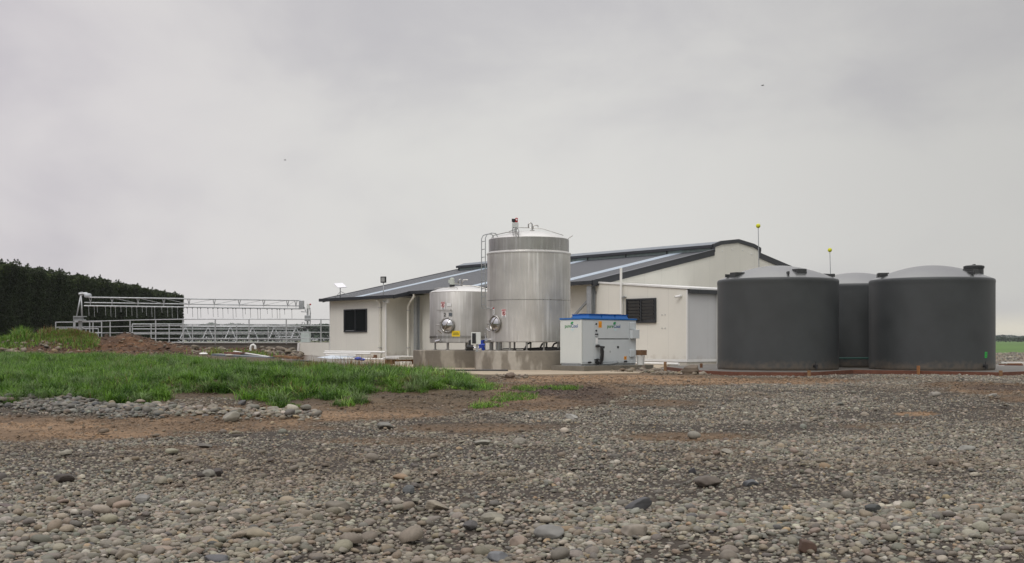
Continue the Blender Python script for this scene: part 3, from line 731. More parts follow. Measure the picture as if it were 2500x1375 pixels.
# ------------------------------------------------------------------ shelterbelt hedge and distant trees
def leafcloud(P, size, col, seed=0, spread=1.0):
    """random little triangles at points P (n,3)"""
    r = np.random.default_rng(seed); n = len(P)
    a = r.normal(size=(n, 3)); a /= np.linalg.norm(a, axis=1)[:, None]; b = np.cross(a, r.normal(size=(n, 3))); b /= np.linalg.norm(b, axis=1)[:, None]
    s = size*r.uniform(.5, 1.4, (n, 1)) if np.isscalar(size) else size[:, None]*r.uniform(.5, 1.4, (n, 1))
    V = np.stack([P+a*s, P-a*s*.5+b*s*.6, P-a*s*.5-b*s*.6], 1).reshape(-1, 3)
    return V, np.arange(3*n), np.repeat(col, 3, 0)
def make_hedge():
    root = empty('pine_hedge', ((60-CX)/F*110, 110, 0), 0, 'tall clipped dark pine shelterbelt hedge filling the left background', 'hedge')
    ox, oy = root.location[0], root.location[1]
    # centre line from left-near to right-far, height above the ground
    pa = np.array([(-1060-CX)/F*50, 50.]); pb = np.array([(446-CX)/F*176, 176.]); 
    L = np.linalg.norm(pb-pa); du = (pb-pa)/L; nn = np.array([du[1], -du[0]])   # normal pointing right/near
    hgt = lambda t: 8.0+0*t
    th = 2.6
    off = lambda t, z: (-.25+.0*z)+.9*(fbm(t*L, z*.5, 5.0, 3, 71)-.5)+.9*(fbm(t*L, z*.35, 1.8, 3, 72)-.5)
    core = MB()
    N = 150; vs = []; 
    for i in range(N+1):
        t = i/N; c = pa+du*L*t
        for (o_, z) in ((-th, .2), (-th, 7.2), (-.7, 7.3), (-.55, 4), (-.6, .3)):
            p = c+nn*o_; vs.append((p[0]-ox, p[1]-oy, z+(.25*math.sin(i*1.7)+.2*math.sin(i*.9) if z > 7 else 0)))
    fs = [(i*5+j, i*5+j+1, i*5+5+j+1, i*5+5+j) for i in range(N) for j in range(4)]
    fs += [(0, 1, 2, 3, 4), tuple(N*5+j for j in (4, 3, 2, 1, 0))]
    core.add(vs, fs); core.build('inner_core', mat('hedge_dark_core', (.012, .014, .008), .9), root)  # solid dark core box behind the leaf shell, in place of trunks
    n = 330000; t = rng.uniform(.08, 1, n); t = np.where(rng.uniform(0, 1, n) < .05, 1-rng.uniform(0, .02, n), t)
    z = rng.uniform(.2, 7.9, n); face = rng.uniform(0, 1, n)
    o_ = off(t, z)+rng.normal(0, .16, n)
    # top and end faces
    topm = face > .74; z = np.where(topm, 7.45+.75*fbm(t*L, 0*z, 2.6, 3, 73)+.55*(vnoise(t*L, 0*z, .8, 74)-.5)-rng.exponential(.28, n), z)
    o_ = np.where(topm, rng.uniform(-th, .1, n), o_)
    endm = rng.uniform(0, 1, n) < .025
    t = np.where(endm, 1+(.6*(fbm(z, o_, 1.5, 3, 75)-.5)+.2)/L, t); o_ = np.where(endm, rng.uniform(-th, .1, n), o_)
    c = pa[None]+du[None]*(L*t)[:, None]+nn[None]*o_[:, None]
    P = np.stack([c[:, 0]-ox, c[:, 1]-oy, z], -1)
    tone = .25+1.5*fbm(t*L, z*.35, 1.5, 3, 76)
    base = np.array([(.026, .038, .014)])*tone[:, None]*rng.uniform(.75, 1.25, (n, 1))
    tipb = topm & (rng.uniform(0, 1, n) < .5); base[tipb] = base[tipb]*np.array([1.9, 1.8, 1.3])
    sz = .09+.09*t
    V, f, cc = leafcloud(P, sz*.82, base, 3)
    # leaders standing above the clipped top
    m = 340; tt = rng.uniform(.2, 1, m); nb = 34; T = np.repeat(tt, nb); hh = np.repeat(np.minimum(rng.gamma(1.6, .12, m), .6), nb); q = rng.uniform(0, 1, m*nb)
    cz = 7.75+.6*fbm(T*L, 0*T, 2.6, 3, 73)+hh*q; w_ = .28*(1-q)
    c = pa[None]+du[None]*(L*T+rng.normal(0, 1, m*nb)*w_)[:, None]+nn[None]*(np.repeat(rng.uniform(-1.8, -.2, m), nb)+rng.normal(0, 1, m*nb)*w_)[:, None]
    V2, f2, c2 = leafcloud(np.stack([c[:, 0]-ox, c[:, 1]-oy, cz], -1), .11, np.tile([(.035, .05, .018)], (m*nb, 1))*rng.uniform(.6, 1.4, (m*nb, 1)), 5)
    m_ = mat('pine_foliage', (.02, .04, .015), .7, attr='col', spec=.2)
    npmesh('crown', np.vstack([V, V2]), np.concatenate([f, f2+len(V)]), 3, m_, np.vstack([cc, c2]), root, smooth=False)
make_hedge()
def treeline(name, label, px0, px1, d0, d1, h0, h1, n, seed, col, size):
    r = np.random.default_rng(seed)
    t = r.uniform(0, 1, n); px = px0+(px1-px0)*t; d = d0+(d1-d0)*t; L = abs(px1-px0)/F*(d0+d1)/2
    H = (h0+(h1-h0)*t)*(.72+.55*fbm(t*L, 0*t, 22, 4, seed)+.20*vnoise(t*L, 0*t, 3.5, seed+3))
    z = H*np.sqrt(r.uniform(0, 1, n)); z = np.where(r.uniform(0, 1, n) < .25, H*r.uniform(.9, 1.03, n), z)
    dd = d+r.normal(0, 3, n)
    P = np.stack([(px-CX)/F*dd, dd, z], -1)
    c = np.array([col])*(.6+.8*fbm(t*L, z, 8, 3, seed+5))[:, None]*r.uniform(.75, 1.25, (n, 1))
    V, f, cc = leafcloud(P, size, c, seed)
    o = npmesh(name, V, f, 3, mat(name+'_leaves', (.03, .05, .03), .8, attr='col', spec=.1), cc, smooth=False)
    tag(o, label, 'trees', kind='stuff')
treeline('distant_trees', 'far-off belt of dark trees seen through the yard rails', 380, 860, 420, 440, 5.6, 5.4, 26000, 3, (.075, .105, .075), .55)
treeline('distant_woods', 'far-off low wood on the horizon at the right', 2380, 3700, 640, 600, 2.4, 2.6, 30000, 8, (.06, .085, .06), .5)
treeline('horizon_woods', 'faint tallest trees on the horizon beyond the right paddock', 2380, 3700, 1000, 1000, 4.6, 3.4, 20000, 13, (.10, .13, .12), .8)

# ------------------------------------------------------------------ the dairy shed (local x runs along the eave towards the camera, local y across the gable)
AX, AY = 3.585, 49.3; RZ = math.atan2(-.763, .6465)
def BW(x, y, z=0):      # local -> world
    c, s = math.cos(RZ), math.sin(RZ); return (AX+c*x-s*y, AY+s*x+c*y, z)
shed = empty('dairy_shed', (AX, AY, 0), RZ, 'cream panelled dairy shed with dark grey gabled roof and skylight strips', 'building')
SL = .215; E0 = 3.60; LEN = 21.1; HW = 9.96; ZR = E0+SL*HW
TW = .9                                         # main wall set back under the eave
GW = .12                                        # gable wall plane
# walls: one closed body, gable profile, with plinth
def wallbody():
    mb = MB()
    y0, y1 = TW, 2*HW-.4
    prof = [(y0, -.1), (y1, -.1), (y1, E0-.12+SL*(2*HW-y1)), (HW, ZR-.12), (y0, E0-.12+SL*y0)]
    mb.prism([(-GW, y, z) for y, z in prof], (-(LEN-.3-GW), 0, 0)); return mb
wallbody().build('wall', CREAM, shed)
# wing towards the camera on the far end
wg = MB(); wg.box(-20.8, -15.1, -.75, TW-.003, -.1, E0-.12+SL*(-.75)-.02); wg.build('wing_wall', CREAM, shed)
# gable cladding, one skin up to the stepped ridge
zg = lambda y: (E0+SL*y if y < HW else E0+SL*(2*HW-y))-.08
ch = MB(); ch.prism([(.006, y, z) for y, z in ((.28, -.1), (2*HW-.42, -.1), (2*HW-.42, zg(2*HW-.42)), (11.62, zg(11.62)), (11.62, 5.6), (11.2, 5.74), (9.96, 5.9), (8.63, 5.75), (8.13, 5.6), (8.13, zg(8.13)), (.28, zg(.28)))], (-.03, 0, 0)); ch.build('gable_wall', CREAM, shed)
# roof slabs
def roofslab(y0, y1, x0, x1, zf, th=.09):
    mb = MB(); poly = [(x0, y0, zf(y0)), (x0, y1, zf(y1)), (x0, y1, zf(y1)-th), (x0, y0, zf(y0)-th)]
    mb.prism(poly, (x1-x0, 0, 0)); return mb
zf = lambda y: E0+SL*y if y < HW else E0+SL*(2*HW-y)
roof = roofslab(0, HW, -LEN, 0, zf).build('roof', ROOF, shed)
rb = roofslab(HW, 2*HW, -LEN, 0, zf).build('roof', ROOF, shed)
rw = roofslab(-1.02, -.003, -LEN, -13.83, zf).build('wing_roof', ROOF, shed)
for i, L in enumerate((17.5, 9.3, 2.45)):
    w_ = .42
    sk_ = MB(); y0 = (-1.0 if L > 13.9 else .02); y1 = HW-1.7
    sk_.prism([(-L-w_, y0, zf(y0)+.012), (-L-w_, y1, zf(y1)+.012), (-L-w_, y1, zf(y1)-.02), (-L-w_, y0, zf(y0)-.02)], (2*w_, 0, 0)); sk_.build('skylight', SKYL, roof)
# raised ridge vent: curved cap over low glazed sides
vent = MB(); vp = [(8.05, 5.62), (8.63, 5.81), (9.96, 5.97), (11.2, 5.80), (11.72, 5.63)]
vp = [(y, z) for y, z in vp]
vent.prism([(-20.4, y, z) for y, z in vp]+[(-20.4, y, z-.06) for y, z in vp[::-1]], (20.42, 0, 0))
vt = vent.build('ridge_vent', mat('ridge_cap_sheet', (.16, .19, .22), .35, spec=.5, var=.2, vscale=2), roof)
for y in (8.17, 11.6):
    gl = MB(); gl.box(-20.3, -.10, y-.02, y+.02, zf(y)+.0, 5.60); gl.build('vent_glazing', GLAZE, vt)
fr = MB()
for k in range(8): fr.box(-20.3+k*2.87, -20.24+k*2.87, 8.11, 8.15, zf(8.13), 5.60)
fr.box(-20.42, .03, 8.03, 8.09, 5.49, 5.63); fr.build('vent_frame', FASCIA, vt)
ed = MB(); ed.prism([(-20.42, 8.2, zf(8.2)), (-20.42, 11.6, zf(11.6)), (-20.42, 11.6, 5.6), (-20.42, 9.96, 5.9), (-20.42, 8.2, 5.6)], (.05, 0, 0)); ed.build('vent_end', FASCIA, vt)
# barge boards on the near gable, with fascia following the stepped ridge
def strip(pts, w0, w1, x0=-.06, x1=.05):
    mb = MB()
    for (a, za), (b, zb) in zip(pts, pts[1:]):
        mb.prism([(x0, a, za+w0), (x0, b, zb+w0), (x0, b, zb-w1), (x0, a, za-w1)], (x1-x0, 0, 0))
    return mb
strip([(-.08, zf(-.08)), (8.12, zf(8.12))], .05, .24).build('barge_board', FASCIA, shed)
strip([(11.6, zf(11.6)), (19.95, zf(19.95))], .05, .24).build('barge_board', FASCIA, shed)
strip([(8.03, 5.62), (8.63, 5.81), (9.96, 5.97), (11.2, 5.80), (11.74, 5.63)], .035, .15, x1=.06).build('barge_board', FASCIA, shed)
for y0_ in (8.03, 11.60):
    mbx = MB(); mbx.box(-.05, .058, y0_, y0_+.12, zf(y0_+.06)-.06, 5.59); mbx.build('vent_post', FASCIA, shed)
strip([(.1, zf(.1)), (8.1, zf(8.1))], .075, -.052, -.02, .10).build('barge_capping', mat('grey_capping', (.16, .17, .19), .35, var=.1), shed)
# far barge
strip([(-1.05, zf(-1.05)), (HW, zf(HW)), (19.95, zf(19.95))], .03, .2, -LEN-.06, -LEN+.0).build('barge_board', FASCIA, shed)
# gutters
def gutter(x0, x1, y, z):
    mb = MB(); mb.box(x0, x1, y-.17, y-.01, z-.16, z+.01)
    x = x0+.8
    while x < x1-.2:
        mb.box(x, x+.03, y-.178, y-.169, z-.15, z+.006); x += .9
    return mb
gutter(-13.9, .0, 0, E0-.0).build('gutter', GUTTER, shed, .01)
gutter(-LEN-.25, -13.8, -1.02, E0-.22).build('gutter', GUTTER, shed, .01)
jb = MB(); jb.prism([(-13.83, -1.15, zf(-1.15)+.03), (-13.83, .0, zf(0)+.03), (-13.83, .0, zf(0)-.17), (-13.83, -1.15, zf(-1.15)-.17)], (.05, 0, 0)); jb.build('barge_board', GUTTER, shed)
sf = MB(); sf.prism([(-LEN+.1, -1.0, E0-.37), (-LEN+.1, TW-.01, E0-.37+.20), (-LEN+.1, TW-.01, E0-.39+.20), (-LEN+.1, -1.0, E0-.39)], (LEN-13.95, 0, 0)); sf.build('soffit', CREAM_P, shed)
# posts and braces
def post(x, y, w=.2, top=E0-.2):
    mb = MB(); mb.box(x-w/2, x+w/2, y-w/2, y-w/2+.02, 0, top); mb.box(x-w/2, x+w/2, y+w/2-.02, y+w/2, 0, top); mb.box(x-.012, x+.012, y-w/2+.02, y+w/2-.02, 0, top)
    mb.box(x-w/2-.06, x+w/2+.06, y-w/2-.06, y+w/2+.06, 0, .03); return mb
post(-.28, .10, .28).build('column', GALV, shed); post(-14.1, .55, .24).build('column', GALV, shed); post(-7.2, .55, .22).build('column', GALV, shed)
b_ = MB(); b_.bar((-2.2, .62, 1.9), (-.5, .62, 3.15), .09); b_.build('brace', GALV, shed)
b_ = MB(); b_.box(-13.2, -11.5, .80, .895, 2.42, 2.50); b_.box(-13.2, -11.5, .80, .895, 2.30, 2.34); b_.build('cable_tray', GALV, shed)
# downpipes
def dpipe(pts, r=.05, m=PIPE_C):
    mb = MB(); mb.tube(pts, r, 12)
    return mb
d1 = dpipe([(-15.55, -1.08, 3.2), (-15.55, -.9, 3.05), (-15.55, -.84, 2.9), (-15.55, -.84, 0)], .06).build('downpipe', PIPE_C, shed)
d2 = dpipe([(-13.45, -.1, 3.45), (-13.45, -.1, 3.3), (-14.0, .02, 3.0), (-14.15, .02, 2.8), (-14.15, .02, .12)], .06).build('downpipe', PIPE_C, shed)
for z in (.6, 2.75): cl_ = MB(); cl_.box(-15.63, -15.47, -.92, -.75, z-.015, z+.015); cl_.build('clip', GALV, d1)
for z in (.6, 2.6): cl_ = MB(); cl_.box(-14.23, -14.07, -.06, .10, z-.015, z+.015); cl_.build('clip', GALV, d2)
ct = MB(); ct.box(-15.13, -15.06, -.78, -.72, 0, E0-.32); ct.build('corner_trim', WHITE, shed)
ct = MB(); ct.box(-20.84, -20.78, -.78, -.72, 0, E0-.32); ct.build('corner_trim', WHITE, shed)
jb2 = MB(); jb2.box(-14.75, -14.6, -.97, -.85, E0-.62, E0-.42); jb2.box(-15.1, -14.7, -.93, -.90, E0-.56, E0-.53); jb2.build('junction_box', WHITE, shed)
# bolts on the recess and gable walls
def caps(pts, r, ax):
    class Q:
        def build(s, name, m, parent):
            for p in pts: mb = MB(); mb.disc(p, ax, r, .03, 10); mb.build(name, m, parent)
    return Q()
caps([(-15.085, -.2, 2.55), (-15.085, -.2, 1.45), (-15.085, .65, 1.45), (-15.085, .65, 2.55)], .035, (1, 0, 0)).build('panel_bolt', WHITE, shed)
caps([(.012, 8.75, 5.36), (.012, 9.5, 5.48), (.012, 10.3, 5.48), (.012, 11.0, 5.32)], .045, (1, 0, 0)).build('panel_bolt', WHITE, shed)
# annex projecting from the gable towards the camera
M_ = 5.1; Y0, Y1 = .27, 6.2; zt = lambda x: 3.50-.086*x
an = MB(); an.prism([(-GW+.006, Y0, -.05), (M_, Y0, -.05), (M_, Y0, zt(M_)), (-GW+.006, Y0, zt(-GW))], (0, Y1-Y0, 0)); an.build('annex_wall', CREAM, shed)
ae = MB(); ae.box(M_+.001, M_+.004, Y0+.03, Y1-.01, .222, zt(M_)-.02); ae.build('end_cladding', panel_mat('pale_grey_panel', (.56, .565, .565), line=.88), shed)
ar = MB(); ar.prism([(-.1, Y0-.05, zt(0)+.012), (M_+.12, Y0-.05, zt(M_)+.01), (M_+.12, Y0-.05, zt(M_)+.075), (-.1, Y0-.05, zt(0)+.085)], (0, Y1-Y0+.1, 0)); ar.build('annex_roof', WHITE, shed)
ag = MB(); ag.box(M_+.005, M_+.15, Y0+.02, Y1, zt(M_)-.16, zt(M_)+.0); 
y = Y0+.5
while y < Y1: ag.box(M_+.15, M_+.158, y, y+.03, zt(M_)-.15, zt(M_)-.01); y += .6
ag.build('gutter', GUTTER, shed, .01)
sk2 = MB(); sk2.box(-.1, M_+.02, Y0-.03, Y0-.002, .12, .22); sk2.box(M_+.002, M_+.03, Y0, Y1, .12, .22); sk2.build('skirting', WHITE, shed)
sk3 = MB(); sk3.box(-.1, M_-.01, Y0+.001, Y0+.02, -.05, .118); sk3.box(M_-.06, M_-.0, Y0+.01, Y1-.01, -.05, .118)
ct = MB(); ct.box(M_-.03, M_+.025, Y0-.025, Y0+.03, .225, zt(M_)-.02); ct.build('corner_trim', WHITE, shed)
dpipe([(M_+.09, 2.08, zt(M_)-.16), (M_+.09, 2.08, 0)], .045).build('downpipe', PIPE, shed)
caps([(3.75, Y0-.01, 2.05), (3.92, Y0-.01, 2.05), (3.75, Y0-.01, 1.5), (3.92, Y0-.01, 1.5)], .022, (0, 1, 0)).build('panel_bolt', GALV, shed)
pp = MB(); pp.tube([(1.5, Y0-.12, .02), (1.5, Y0-.12, 4.1)], .055, 12); vp_ = pp.build('vent_pipe', PIPE, shed)
pp = MB(); pp.tube([(1.64, Y0-.10, .02), (1.64, Y0-.10, 2.85)], .016, 8); pp.disc((1.64, Y0-.10, 2.86), (0, 0, 1), .05, .06, 10); pp.box(1.42, 1.72, Y0-.12, Y0-.002, 2.83, 2.86); pp.build('bracket', GALV, vp_)
# louvred window in the annex, facing the camera
def window(x0, x1, yf, z0, z1, louv, parent):
    """yf: outside face of the wall (facing -y)"""
    o = MB(); o.box(x0, x1, yf-.02, yf-.004, z0, z1); o = o.build('window', GLASS_D, parent)
    f = MB(); w = .065
    f.box(x0-w, x1+w, yf-.07, yf-.002, z1, z1+w); f.box(x0-w, x1+w, yf-.08, yf-.002, z0-w, z0); f.box(x0-w, x0, yf-.07, yf-.002, z0, z1); f.box(x1, x1+w, yf-.07, yf-.002, z0, z1)
    xm = (x0+x1)/2; f.box(xm-.035, xm+.035, yf-.06, yf-.002, z0, z1); f.build('frame', FRAME, o, .006)
    if louv:
        for (a, b) in ((x0+.05, xm-.07), (xm+.07, x1-.05)):
            for k in range(6):
                z = z0+.06+(z1-z0-.08)*(k+.5)/6
                lb = MB(); lb.obox(((a+b)/2, yf-.045, z), (1, 0, 0), (0, .35, -1), (0, 1, .35), (b-a)/2, .062, .003); lb.build('louvre_blade', LOUV, o)
    else:
        s = MB(); s.box(xm-.9, xm-.03, yf-.055, yf-.03, z0+.0, z0+.05); s.box(x0, x0+.04, yf-.05, yf-.03, z0, z1); s.build('sash', FRAME, o)
        hd = MB(); hd.box(x0+.15, xm-.1, yf-.075, yf-.056, z0+.012, z0+.034); hd.build('handle', GALV, o)
    return o
window(1.80, 3.37, Y0, 1.79, 2.70, True, shed)
window(-19.2, -16.99, -.75, 1.515, 2.67, False, shed)
# low wall beside the wing
lw = MB(); lw.prism([(-24.5, -.8, -.35), (-20.86, -.8, -.35), (-20.86, -.8, .86), (-24.3, -.8, .86)], (0, .22, 0)); lwm = lw.build('low_wall', CREAM_P, None)
lwm.location = (AX, AY, 0); lwm.rotation_euler = (0, 0, RZ); tag(lwm, 'low cream wall joining the shed to the raised yard', 'wall')
lt = MB(); lt.prism([(-24.56, -.86, -.35), (-24.30, -.86, -.35), (-24.14, -.86, .84), (-24.36, -.86, .84)], (0, .05, 0)); lt.build('end_trim', WHITE, lwm)
# things on the shed
def onshed(name, lab, cat, x, y, z):
    return empty(name, BW(x, y, z), RZ, lab, cat)
# floodlight: pole at the jog of the gutter
fl = onshed('floodlight', 'black square floodlight on a thin pole above the gutter step', 'floodlight', -14.75, -1.15, 3.05)
p = MB(); p.tube([(0, 0, 0), (0, 0, 1.02)], .022, 8); p.box(-.03, .03, .0, .12, -.02, .06); p.build('pole', GALV, fl)
ctop = (0, 0, 1.17)
vdir = Vector(BW(0, 0)) ; vd = Vector((-.35, -.94, 0)).normalized()
p = MB(); c_, s_ = math.cos(-RZ), math.sin(-RZ); ld = Vector((vd.x*c_-vd.y*s_, vd.x*s_+vd.y*c_, 0)); lx = ld.cross(Vector((0, 0, 1)))
p.obox(ctop, lx, (0, 0, 1), ld, .155, .165, .045); p.obox((0, 0, 1.03), lx, (0, 0, 1), ld, .10, .03, .06); p.build('housing', BLACK, fl, .01)
p = MB(); p.obox(Vector(ctop)+ld*.05, lx, (0, 0, 1), ld, .10, .11, .008); p.build('lens', LAMPG, fl)
# flat satellite dish on a post
sdv = onshed('satellite_dish', 'flat white rectangular satellite dish on a short post at the far roof corner', 'dish', -19.4, -.95, 3.38)
p = MB(); p.tube([(0, 0, 0), (0, 0, .60)], .025, 8); p.tube([(0, 0, .35), (-.45, -.1, 0)], .013, 6); p.tube([(0, 0, .38), (.75, .2, .10)], .013, 6); p.build('mast', GALV, sdv)
p = MB(); p.obox((0, 0, .71), (.85, -.2, -.30), (.2, 1, .1), (.3, -.1, 1), .40, .26, .02); p.build('panel', mat('white_dish', (.8, .8, .84), .35), sdv, .008)
# security camera
sc_ = onshed('security_camera', 'small white bullet security camera near the annex corner', 'camera', 4.78, Y0-.02, 2.80)
p = MB(); p.disc((0, -.02, 0), (0, 1, 0), .06, .04, 12); p.build('base', WHITE, sc_)
p = MB(); p.tube([(0, -.04, 0), (-.03, -.10, -.02), (-.16, -.16, -.03)], .05, 12); p.build('housing', WHITE, sc_)
p = MB(); p.disc((-.165, -.163, -.03), (-1, -.45, -.1), .037, .012, 12); p.build('lens', BLACK, sc_)
# ------------------------------------------------------------------ slabs, plinths, apron
def slab(name, pts, z0, z1, m, lab=None, kind='structure', bevel=.01):
    mb = MB(); mb.prism([(x, y, z0) for x, y in pts], (0, 0, z1-z0)); o = mb.build(name, m, None, bevel); tag(o, lab, None, None, kind); return o
apron = [G0(1000, 40.4), G0(1120, 35.0), G0(1180, 33.2), G0(1290, 32.9), G0(1380, 33.3), G0(1480, 34.2), G0(1560, 34.8), G0(1600, 39), G0(1640, 47.5), G0(1440, 49), G0(1050, 59), G0(760, 64), G0(760, 58), G0(930, 50)]
slab('apron', apron, -.25, .004, CONC_A)
FE = [(1622, 39.5), (1665, 36.4), (1710, 34.2), (1800, 32.6), (1962, 32.2), (1998, 32.6), (2082, 34.9), (2237, 33.9), (2438, 32.2), (2520, 33.5), (2580, 36.0)]
sp = [G0(a, b) for a, b in FE]
back = [G0(2570, 43), (17, 44.8), (9, 44.8), G0(1720, 43.2)]
slab('tank_slab', [(x, y+.03) for x, y in sp]+back, -.12, .075, CONC_S, 'concrete slab under the water tanks')
labs = ['red-brown formwork board at the annex end of the tank slab', 'red-brown formwork board behind the big brown rock', 'red-brown formwork board left of the left tank front', 'long red-brown formwork board under the left water tank', 'short pale formwork end below the left tank', 'red-brown formwork board running back between the tanks', 'red-brown formwork board from the gap to the orange peg', 'long red-brown formwork board under the right water tank', 'pale formwork board beyond the corner of the right tank', 'formwork board receding at the far right of the slab']
for i in range(len(sp)-1):
    a, b = sp[i], sp[i+1]; mb = MB()
    mb.bar((a[0], a[1], .0), (b[0], b[1], .0), .04, .17); o = mb.build('formwork_board', TIMBER if i in (4, 8) and False else BOXING, None, .003); tag(o, labs[i], 'board', 'formwork boards edging the tank slab')
pegs = [(1624, 36.0, .30, 'tall timber peg left of the big brown rock', TIMBER), (1712, 38.0, .20, 'timber peg by the annex corner right of the brown rock', TIMB_B), (1975, 32.1, .12, 'low timber peg below the left water tank', TIMBER), (2242, 33.7, .22, 'orange timber peg standing before the right water tank', mat('fresh_orange_timber', (.30, .135, .05), .8, var=.3, vscale=12)), (2443, 32.0, .12, 'low orange peg at the slab corner far right', TIMBER)]
for px, d, h, lb, m in pegs:
    x, y = G0(px, d); z = g1(x, y); mb = MB(); mb.box(x-.045, x+.045, y-.025, y+.025, z-.1, z+h+.05); o = mb.build('timber_peg', m, None, .004); tag(o, lb, 'peg', 'pegs holding the formwork')
# chiller pad
CH = (2.27, 36.8)
def CW(a, b):   # along +local x (towards camera right), local y
    c, s = math.cos(RZ), math.sin(RZ); return (CH[0]+c*a-s*b, CH[1]+s*a+c*b)
slab('chiller_pad', [CW(.42, -.30), CW(.42, 3.0), CW(-1.15, 3.0), CW(-1.15, -.30)], -.2, .165, mat('pad_concrete', (.17, .155, .125), .7, var=.25, vscale=2.5, bump=.003))
# plinths
SX, SY = .59, 39.6; VX, VY = -1.89, 42.6
def plinth(x, y, r, h, m, lab):
    mb = MB(); mb.lathe([(r, -.12), (r, h-.02), (r-.02, h)], 96, cap0=True, cap1=True); o = mb.build('concrete_plinth', m, None); o.location = (x, y, 0)
    tag(o, lab, 'plinth', 'round concrete plinths under the milk vats'); return o
pl1 = plinth(SX, SY, 1.90, .645, CONC2, 'round concrete plinth under the tall steel silo, stained wet')
pl2 = plinth(VX, VY, 1.84, .632, CONC, 'round concrete plinth under the short steel vat, darker stained')
rg = MB(); rg.lathe([(2.05, .006), (2.05, .03), (1.92, .03), (1.92, .006)], 96); o = rg.build('rubber_strip', BLACK, None); o.location = (SX-.75, SY-.2, 0); 
bpy.data.objects.remove(o)
hs = MB(); pts = [(*G0(1030+i*14, 36.9+.6*math.cos((i-9)/9*1.3)-.95), .028) for i in range(16)]; hs.tube(pts, .028, 8); o = hs.build('hose', HOSE, None); tag(o, 'black hose lying along the foot of the plinths', 'hose')
# ------------------------------------------------------------------ tall milk silo
silo = empty('milk_silo', (SX, SY, .645), 0, 'tall stainless steel milk silo with ladder and red beacon on top', 'silo'); silo.scale = (1.015,)*3
Z = lambda z: z-.645
b_ = MB(); b_.lathe([(1.40, Z(.93)), (1.44, Z(.95)), (1.44, Z(3.96))], 128, cap0=True); b_.build('body', STEEL, silo)
b_ = MB(); b_.lathe([(1.441, Z(2.345)), (1.446, Z(2.35)), (1.446, Z(2.37)), (1.441, Z(2.375))], 128); b_.build('seam', STEEL_D, silo)
b_ = MB(); b_.lathe([(1.441, Z(3.94)), (1.462, Z(3.95)), (1.462, Z(3.985)), (1.40, Z(4.03)), (1.385, Z(4.03))], 128); b_.build('shoulder_band', STEEL_W, silo)
b_ = MB(); b_.lathe([(1.39, Z(4.0)), (1.39, Z(4.46)), (1.375, Z(4.475))], 128); b_.build('collar', STEEL_D, silo)
b_ = MB(); b_.lathe([(1.375, Z(4.475)), (1.32, Z(4.50)), (1.1, Z(4.58)), (.8, Z(4.67)), (.45, Z(4.745)), (.15, Z(4.78)), (.001, Z(4.785))], 96); dome = b_.build('dome', STEEL_W, silo)
for k in range(14):
    a = 2*math.pi*(k+.35)/14; x, y = 1.32*math.cos(a), 1.32*math.sin(a)
    lg = MB(); lg.tube([(x, y, .02), (x, y, Z(.96))], .035, 10); lg.disc((x, y, .012), (0, 0, 1), .07, .024, 12); lg.build('leg', STEEL_D, silo)
dirt = [(-.6, 0, 0)]
pm = MB()
pm.tube([(-.2, -1.0, .05), (.6, -1.15, .05), (1.3, -.9, .05), (1.6, -.3, .05)], .03, 8); pm.tube([(-.9, -.9, .06), (-.3, -1.05, .06), (.5, -.9, .10), (1.2, -.7, .10)], .022, 8)
for q in (-.15, .35, .75, 1.1): pm.tube([(q, -1.05, .05), (q+.08, -1.05, .22), (q+.18, -1.0, .27)], .03, 8)
pm.build('under_pipework', HOSE, silo)
def polar(r, deg, z):  # angle measured from facing camera (-y), positive to the right
    a = R(-90+deg); return Vector((r*math.cos(a), r*math.sin(a), z)), Vector((math.cos(a), math.sin(a), 0))
def facing(r, deg, z):
    """matrix placing local xy onto the drum surface, normal outward"""
    p_, n_ = polar(r, deg, z); x = Vector((0, 0, 1)).cross(n_).normalized()
    return Matrix(((x.x, 0, n_.x, p_.x), (x.y, 0, n_.y, p_.y), (x.z, 1, n_.z, p_.z), (0, 0, 0, 1)))
def plate(M, w, h, t, m, name, parent, dx=0, dy=0, dz=0):
    mb = MB(); mb.box(dx-w/2, dx+w/2, dy-h/2, dy+h/2, dz, dz+t)
    mb.v = [tuple(M @ Vector(v)) for v in mb.v]; return mb.build(name, m, parent)
def manhole(parent, r, deg, z, rad=.26):
    M = facing(r, deg, z); T = lambda *a: tuple(M @ Vector(a))
    rim = MB(); pts = [T(rad*math.cos(a*math.pi/16), rad*math.sin(a*math.pi/16), .035) for a in range(33)]; rim.tube(pts, .035, 8, caps=False); rim.tube([T(0, 0, -.12), T(0, 0, .04)], rad*.97, 32); mh = rim.build('manhole', STEEL_D, parent)
    ld_ = MB()
    prof = [(0, .14), (.10, .125), (.18, .09), (.235, .045)]
    vs = []; fs = []
    n = 32
    for (q, zz) in prof:
        for k in range(n): vs.append(T(q*rad/.26*math.cos(2*math.pi*k/n)+1e-5, q*rad/.26*math.sin(2*math.pi*k/n), zz))
    for i in range(3):
        for k in range(n): fs.append((i*n+k, i*n+(k+1) % n, (i+1)*n+(k+1) % n, (i+1)*n+k))
    ld_.add(vs, fs, True); ld_.build('lid', CHROME, mh)
    hd = MB(); hd.tube([T(-.11, -.23, .06), T(0, 0, .165), T(.11, .23, .06)], .018, 8); hd.tube([T(-rad-.17, 0, .05), T(-rad, 0, .05)], .02, 8); hd.tube([T(-rad-.02, -.12, .05), T(-rad-.02, .12, .05)], .018, 8); hd.build('handle', STEEL_D, mh)
    return mh
manhole(silo, 1.44, -52, Z(1.555))
